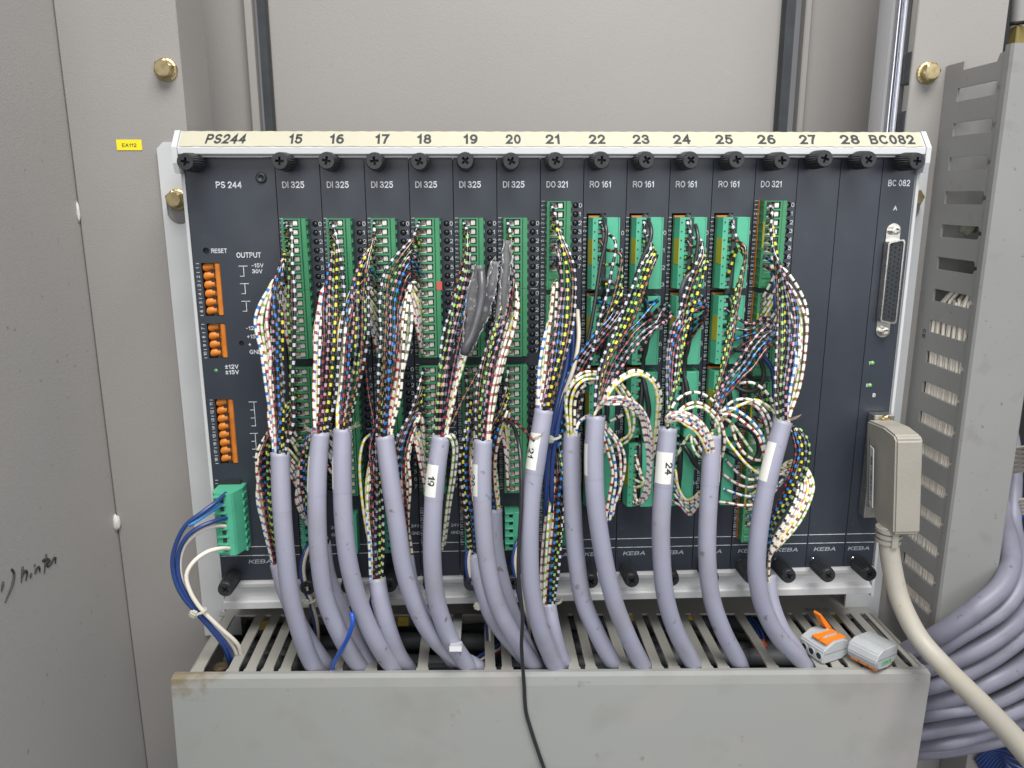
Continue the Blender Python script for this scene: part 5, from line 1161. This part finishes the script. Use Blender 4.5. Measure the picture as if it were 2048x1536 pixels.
do26 = [(65 * HP + 7.2, -6, 237.2 - (i + .5) * HP) for i in range(8)] + [(65 * HP + 7.2, -6, 183.2 - (i + .5) * HP) for i in range(8)]
bundle(k26, do26, ['kwhite', 'kbrown', 'kgreen', 'kyellow', 'kgrey', 'kpink', 'kblue', 'kred'] + WB, [(1567, 842, 13, -44), (1572, 790, 20, -42), (1581, 720, 27, -38), (1586, 650, 28, -34), (1580, 590, 24, -30), (1568, 535, 16, -26), (1556, 480, 9, -21), (1549, 425, 5, -18)], rise=lambda i: -40 if i < 3 else -10 if i < 8 else 60, reverse=True)
k26b = multicore('grey cable hidden low behind the rightmost multicore cable')
sheath(k26b, [(1536, 1150, -20), (1542, 1200, -26), (1562, 1255, -32), (1598, 1310, -32)], 5.0)
for i, c in enumerate(('kgreen', 'kgrey', 'kyellow', 'kblue', 'kred')):
    o = (i - 2) * 7
    strand(k26b, [(1540, 1165, -20), (1538, 1120, -20), (1540 - o * .2, 1060, -22), (1552 - o * .5, 1030 - o * .3, -25), (1570 - o * .6, 1003 - o * .3, -27), (1586 - o, 970, -28), (1598 - o, 938, -28), (1605 - o, 905, -27), (1600 - o, 875, -25), (1588 - o * .5, 856, -22), (1570, 850 + 4 * i, -16)], [c], end=lambda j, i=i: (65 * HP + 7.2, -6, 128.6 - (i + .5) * HP))
for i, c in enumerate(('wblack', 'wgrey', 'wpink', 'wyellow', 'wbrown', 'wgreen')):
    o = (i - 2.5) * 6.0
    strand(k26b, [(1538, 1180, -24), (1537, 1135, -26), (1541 + o * .1, 1108, -28), (1556 + o * .5, 1083 + o * .3, -30), (1575 + o * .7, 1056 + o * .4, -31), (1594 + o * .8, 1026 + o * .4, -31), (1608 + o, 995, -30), (1612 + o, 968, -28), (1602 + o * .8, 943 - o * .3, -25), (1580, 935 - o, -18)], [c], jig=1, end=lambda j, i=i: (65 * HP + 7.2, -6, 73.6 - (i + .5) * HP))
for i, c in enumerate(('wblue', 'wred')):
    strand(k26b, [(1545, 1080, -20), (1565, 1045, -22), (1585 + 4 * i, 1010, -24), (1593, 975, -22), (1582, 950, -16)], [c], end=lambda j, i=i: (65 * HP + 7.2, -6, 73.6 - (6.5 + i) * HP))
cable_obj('cream_lead', px([(1556, 560, -14), (1560, 640, -20), (1556, 720, -22), (1552, 800, -24), (1548, 870, -20)]), 1.4, M['cream'], 'cream lead beside the wires of module 26', 'wire', n=8)
cable_obj('navy_lead', px([(1545, 545, -13), (1551, 600, -20), (1549, 660, -18), (1525, 705, -14), (1545, 740, -16), (1548, 800, -18), (1540, 850, -16)]), 1.5, M['navy'], 'navy lead curving behind the wires of module 26', 'wire', n=8)

# black inner leads of the relay modules
def bl(pts, r, lab, m='blackcable', end=None): cable_obj('black_lead', px(pts) if end is None else px(pts) + [np.array(end)], r, M[m], lab, 'wire', n=10)
bl([(1203, 432, -5), (1210, 448, -17), (1213, 465, -20), (1210, 490, -21), (1202, 525, -22), (1195, 570, -23), (1184, 640, -25), (1172, 700, -26), (1158, 770, -26), (1150, 860, -28)], 1.15, 'thin glossy black lead hanging from the first relay module')
bl([(1294, 436, -5), (1301, 452, -17), (1303, 466, -20), (1299, 486, -22), (1286, 514, -24), (1266, 572, -28), (1247, 638, -33), (1228, 678, -37), (1213, 714, -41), (1202, 750, -43), (1196, 800, -45), (1194, 830, -46)], 1.15, 'thin glossy black lead hanging from the second relay module')
bl([(1388, 440, -5), (1393, 458, -16), (1396, 475, -19), (1395, 495, -21), (1390, 525, -23), (1383, 560, -25), (1372, 620, -26), (1352, 700, -32), (1345, 800, -42), (1338, 850, -45)], 1.15, 'thin black lead hanging from the top plug of module 24')
for num, x in ((22, 1205), (23, 1294), (24, 1383), (25, 1470)):
    hx = (45 + 5 * (num - 22)) * HP + 11.0
    P = [np.array([hx, -2, 228.5]), np.array([hx, -9, 225]), np.array([hx, -10.5, 205]), np.array([hx - .3, -9, 188]), np.array([hx - 1, -6, 182])]
    cable_obj('black_lead', P, 1.7, M['greycable'], 'thick dark grey lead lying in the top plug slot of the ' + {22: 'first relay module', 23: 'second relay module', 24: 'third relay module', 25: 'fourth relay module'}[num], 'wire', n=10)
    P = [np.array([hx, -7, 181.5]), np.array([hx + 1, -11, 178]), np.array([hx + 2.4, -12.5, 165]), np.array([hx + 1, -12, 150]), np.array([hx, -10, 138]), np.array([hx + 2, -13, 125]), np.array([hx + 4, -14, 112]), np.array([hx + 1, -13, 102]), np.array([hx - 1, -13, 112]), np.array([hx, -11, 126]), np.array([hx - .2, -9, 134])]
    cable_obj('black_lead', P, 1.6, M['blackcable'], 'black lead looping through the middle plugs of the ' + {22: 'first relay module', 23: 'second relay module', 24: 'third relay module', 25: 'fourth relay module'}[num], 'wire', n=10)
    P = [np.array([hx, -3, 92]), np.array([hx, -10, 89]), np.array([hx, -12, 75]), np.array([hx, -10.5, 62]), np.array([hx - .5, -8, 53])]
    cable_obj('black_lead', P, 1.8, M['blackcable'], 'short black lead in the lowest plug of the ' + {22: 'first relay module', 23: 'second relay module', 24: 'third relay module', 25: 'fourth relay module'}[num], 'wire', n=10)
bl([(1405, 540, -14), (1385, 545, -20), (1370, 560, -22), (1362, 590, -22), (1366, 625, -18)], 1.5, 'dark lead bowed left beside the upper plug of module 24', 'greycable')
bl([(1205, 560, -12), (1222, 562, -18), (1235, 575, -18), (1240, 595, -14)], 1.4, 'short dark lead arching out of the top plug of module 22', 'greycable')
bl([(1466, 700, -14), (1490, 702, -18), (1512, 712, -20), (1526, 735, -20), (1526, 760, -20), (1510, 780, -18), (1488, 782, -15), (1466, 770, -12)], 1.4, 'round black loop beside the second plug of module 25')
bl([(1452, 900, -14), (1470, 912, -18), (1490, 922, -18), (1512, 918, -18), (1519, 898, -18), (1512, 872, -18), (1494, 855, -17), (1470, 848, -14)], 1.7, 'thick black loop between the cables of modules 25 and 26')
bl([(1365, 890, -14), (1378, 905, -17), (1388, 925, -17), (1398, 935, -14), (1408, 940, -8)], 1.7, 'thick black lead beside the cable numbered 24')

# torn grey sleeves between modules 19 and 20
def torn(name, pts, wid, lab, seed):
    Q = spline(px(pts), 2.0); r0 = np.random.default_rng(seed); T = np.gradient(Q, axis=0); T /= np.linalg.norm(T, axis=1)[:, None]
    V = []; na = 11; N = len(Q)
    for k in range(N):
        f = np.array([0, -1.0, 0]); f -= T[k] * (f @ T[k]); f /= np.linalg.norm(f); sd = np.cross(T[k], f)
        t = k / (N - 1); wd = wid * (0.55 + 0.55 * math.sin(math.pi * min(1, 0.12 + t * 0.85)))
        tw = math.radians(40 * math.sin(t * 3 + seed)); rag0 = r0.uniform(-16, 16); rag1 = r0.uniform(-16, 16)
        for i in range(na):
            u_ = i / (na - 1); a = math.radians(180 + (-115 + rag0 * (1 if i == 0 else 0)) * (1 - u_) + (115 + rag1 * (1 if i == na - 1 else 0)) * u_) + tw
            rr = wd * (1 + 0.05 * math.sin(2 * a + k * 0.5 + seed))
            V.append(Q[k] + rr * (math.cos(a) * f * 0.7 + math.sin(a) * sd))
    F = [(k * na + i, k * na + i + 1, (k + 1) * na + i + 1, (k + 1) * na + i) for k in range(N - 1) for i in range(na - 1)]
    b = MB(); b.add(V, F); o = b.build(name, M['foil'], smooth=True)
    for e in (0, na - 1):
        E = [np.array(V[k * na + e]) + r0.uniform(-.6, .6, 3) for k in range(N)]
        MB().tube(spline(E, 1.0), lambda t: 0.26 + 0.24 * math.sin(t * 90 + seed) * math.sin(t * 37), 6).build('torn_edge', M['foil_edge'], o)
    md = o.modifiers.new('thickness', 'SOLIDIFY'); md.thickness = 0.35 * MM
    return tag(o, lab, 'sleeve')
torn('torn_sleeve', [(958, 530, -36), (952, 565, -38), (944, 610, -39), (936, 655, -40), (930, 690, -41)], 3.3, 'torn grey sleeve, leftmost of the three between modules 19 and 20', 1)
torn('torn_sleeve', [(990, 522, -36), (982, 565, -38), (968, 620, -39), (950, 670, -41), (936, 704, -42)], 3.1, 'torn shiny grey sleeve, middle of the three between modules 19 and 20', 4)
torn('torn_sleeve', [(1016, 480, -34), (1011, 540, -37), (1006, 590, -38), (998, 640, -38), (984, 690, -36)], 2.7, 'torn silvery grey sleeve, rightmost of the three between modules 19 and 20', 9)
cable_obj('grey_lead', px([(962, 540, -37), (964, 580, -42), (956, 630, -45), (944, 670, -46), (933, 692, -47), (929, 708, -46)]), 2.3, M['greycable'], 'dark grey lead peeping out of the torn sleeves', 'wire', n=12)

# thin black cable across the middle
cable_obj('black_cable', px([(1012, 838, -18), (1026, 852, -30), (1036, 880, -44), (1042, 930, -54), (1043, 1000, -58), (1038, 1090, -60), (1037, 1150, -61), (1045, 1232, -60), (1043, 1291, -55), (1046, 1340, -51), (1048, 1366, -49.6), (1052, 1423, -49.0), (1061, 1456, -49.2), (1076, 1502, -49.6), (1100, 1570, -50)]), 1.15, M['blackcable'], 'thin black cable hanging in the middle, down over the duct cover', 'cable', n=12)
# loose blue wire end
cable_obj('blue_wire', px([(702, 1225, -52), (706, 1240, -54), (697, 1272, -53), (683, 1300, -48), (668, 1325, -42), (664, 1345, -36)]), 1.35, M['blue'], 'bright blue loose wire end between the second and third front cables', 'wire', n=10)
# supply wires at the left
def left(pts, r, m, lab): cable_obj('supply_wire', px(pts), r, M[m], lab, 'wire', n=10)
left([(452, 987, -16), (430, 1006, -26), (400, 1028, -32), (372, 1050, -34), (352, 1088, -35), (345, 1125, -36), (352, 1165, -37), (368, 1196, -37), (390, 1222, -36), (420, 1256, -34), (446, 1290, -30), (458, 1322, -24), (463, 1350, -16)], 1.35, 'navy', 'outer navy wire bowing from the left green plug into the duct')
left([(458, 1034, -16), (430, 1042, -26), (400, 1054, -31), (375, 1072, -33), (359, 1100, -34), (355, 1135, -35), (362, 1168, -36), (378, 1198, -36), (397, 1224, -35), (426, 1257, -33), (453, 1290, -29), (466, 1322, -23), (470, 1350, -15)], 1.35, 'navy', 'inner navy wire bowing from the left green plug into the duct')
left([(456, 1052, -16), (425, 1052, -25), (397, 1064, -29), (373, 1085, -31), (361, 1112, -32), (360, 1145, -33), (370, 1180, -34), (390, 1212, -34), (412, 1236, -33), (440, 1262, -30), (470, 1300, -22), (476, 1340, -14)], 1.3, 'whitewire', 'white wire mostly behind the navy ones at the left')
left([(461, 1097, -17), (440, 1097, -25), (414, 1104, -31), (387, 1124, -35), (373, 1150, -37), (379, 1180, -38), (400, 1215, -37), (436, 1252, -33), (476, 1290, -25), (484, 1330, -14)], 1.3, 'whitewire', 'white wire looping out of the lowest hole of the left green plug')
left([(446, 1007, -17), (425, 1020, -25), (400, 1037, -31), (377, 1051, -34)], 1.35, 'lightblue', 'short light blue stub with bare copper end at the left green plug')
def tie(loc, lab, r=2.6):
    t = thing('cable_tie', lab, 'cable tie', loc)
    bm = bmesh.new(); bmesh.ops.create_cube(bm, size=1); bmesh.ops.bevel(bm, geom=bm.edges[:], offset=0.22, segments=2, affect='EDGES')
    for v in bm.verts: v.co = Vector((v.co.x * r * 2.0, v.co.y * r * 1.5, v.co.z * r * 1.8)) * MM
    me = bpy.data.meshes.new('tie_head'); bm.to_mesh(me); bm.free(); me.materials.append(M['nylon']); link(me, 'head', t, (-1.5, -2.5, 0), (0.2, 0.5, 0))
    MB().tube([(3.2 * math.cos(a) + 1.5, 3.2 * math.sin(a) + 1, 0.6 * math.cos(a)) for a in np.linspace(0, 2 * math.pi, 18)], 0.8, 6).build('strap', M['nylon'], t)
tie(aty(395, 1224, -38), 'nylon cable tie round the navy and white wires at the left', 2.5)
tie(aty(617, 1202, -20), 'nylon cable tie behind the leftmost grey cable')
tie(aty(961, 1208, -24), 'nylon cable tie on the blue and white wires below module 19')
tie(aty(1105, 876, -36), 'nylon cable tie on the navy pair beside the cable numbered 21', 2.2)
tie(aty(1108, 1204, -24), 'nylon cable tie beside the short cable behind number 21', 2.0)
for (x, y, lab, tx) in ((607, 1090, 'first input module', 618), (745, 1100, 'third input module', 742), (937, 1075, 'fifth input module', 961), (1030, 1075, 'sixth input module', 1040)):
    for j, (m, nm) in enumerate((('navy', 'navy'), ('cream', 'cream'))):
        cable_obj('supply_wire', px([(x + 14 + j * 5, y - 8, -8), (x + 2 + j * 5, y + 14, -16), (x - 5 + j * 5, y + 45, -19), (x + 1 + j * 5, y + 85, -20), (tx + j * 4, 1200, -20), (tx + 12 + j * 4, 1245, -14), (tx + 16 + j * 3, 1290, -4)]), 1.2, M[m], '%s supply wire dropping from the lowest plug of the %s' % (nm, lab), 'wire', n=8)
# single stray wires
def stray(parent, pts, c): strand(parent, pts, [c], jig=0.8)
stray(mcs['17'], [(757, 572, -10), (735, 590, -18), (724, 640, -20), (730, 720, -20), (738, 790, -22), (748, 850, -26), (748, 900, -28)], 'kred')
stray(mcs['19'], [(990, 640, -30), (978, 690, -34), (955, 745, -36), (925, 800, -38), (905, 840, -40), (888, 868, -42)], 'kbrown')
stray(mcs['20'], [(1000, 846, -24), (1015, 838, -30), (1035, 848, -40), (1055, 868, -48), (1070, 882, -52)], 'kred')
stray(mcs['17b'], [(752, 1140, -34), (734, 1060, -30), (722, 980, -26), (720, 920, -24), (728, 882, -20), (742, 868, -14)], 'wyellow')
stray(mcs['19'], [(884, 880, -44), (897, 872, -46), (906, 890, -44), (904, 940, -38), (896, 1000, -32), (888, 1060, -26), (884, 1100, -18)], 'wgreen')
stray(mcs['19'], [(886, 880, -44), (901, 868, -44), (912, 886, -40), (910, 940, -34), (900, 1010, -28), (890, 1090, -16)], 'wgrey')
stray(mcs['18'], [(775, 880, -38), (790, 830, -36), (800, 770, -34), (815, 700, -34), (824, 650, -32), (822, 610, -28), (812, 580, -24)], 'wgrey')
# frayed fibres at the cut sheath ends
for (x, y, Y, lab) in ((1585, 838, -44, 'wisp of frayed fibre at the end of the rightmost multicore cable'), (625, 862, -38, 'wisp of frayed fibre at the end of the second front cable'), (704, 855, -40, 'wisp of frayed fibre at the end of the third front cable'), (1072, 876, -54, 'brown frayed twine across the marker of the highest cable')):
    b = MB()
    for i in range(7):
        dx = (1 if x not in (625,) else -1) * rng.uniform(8, 22); P = px([(x - dx * .4, y + rng.uniform(0, 5), Y - 4), (x + dx * .3, y - rng.uniform(-2, 5), Y - 6), (x + dx * .8, y - rng.uniform(0, 14), Y - 6)]); b.tube(spline(P, 1.2), 0.13, 4)
    o = b.build('fibre_wisp', M['fibre']); tag(o, lab, 'fibre'); o['kind'] = 'stuff'
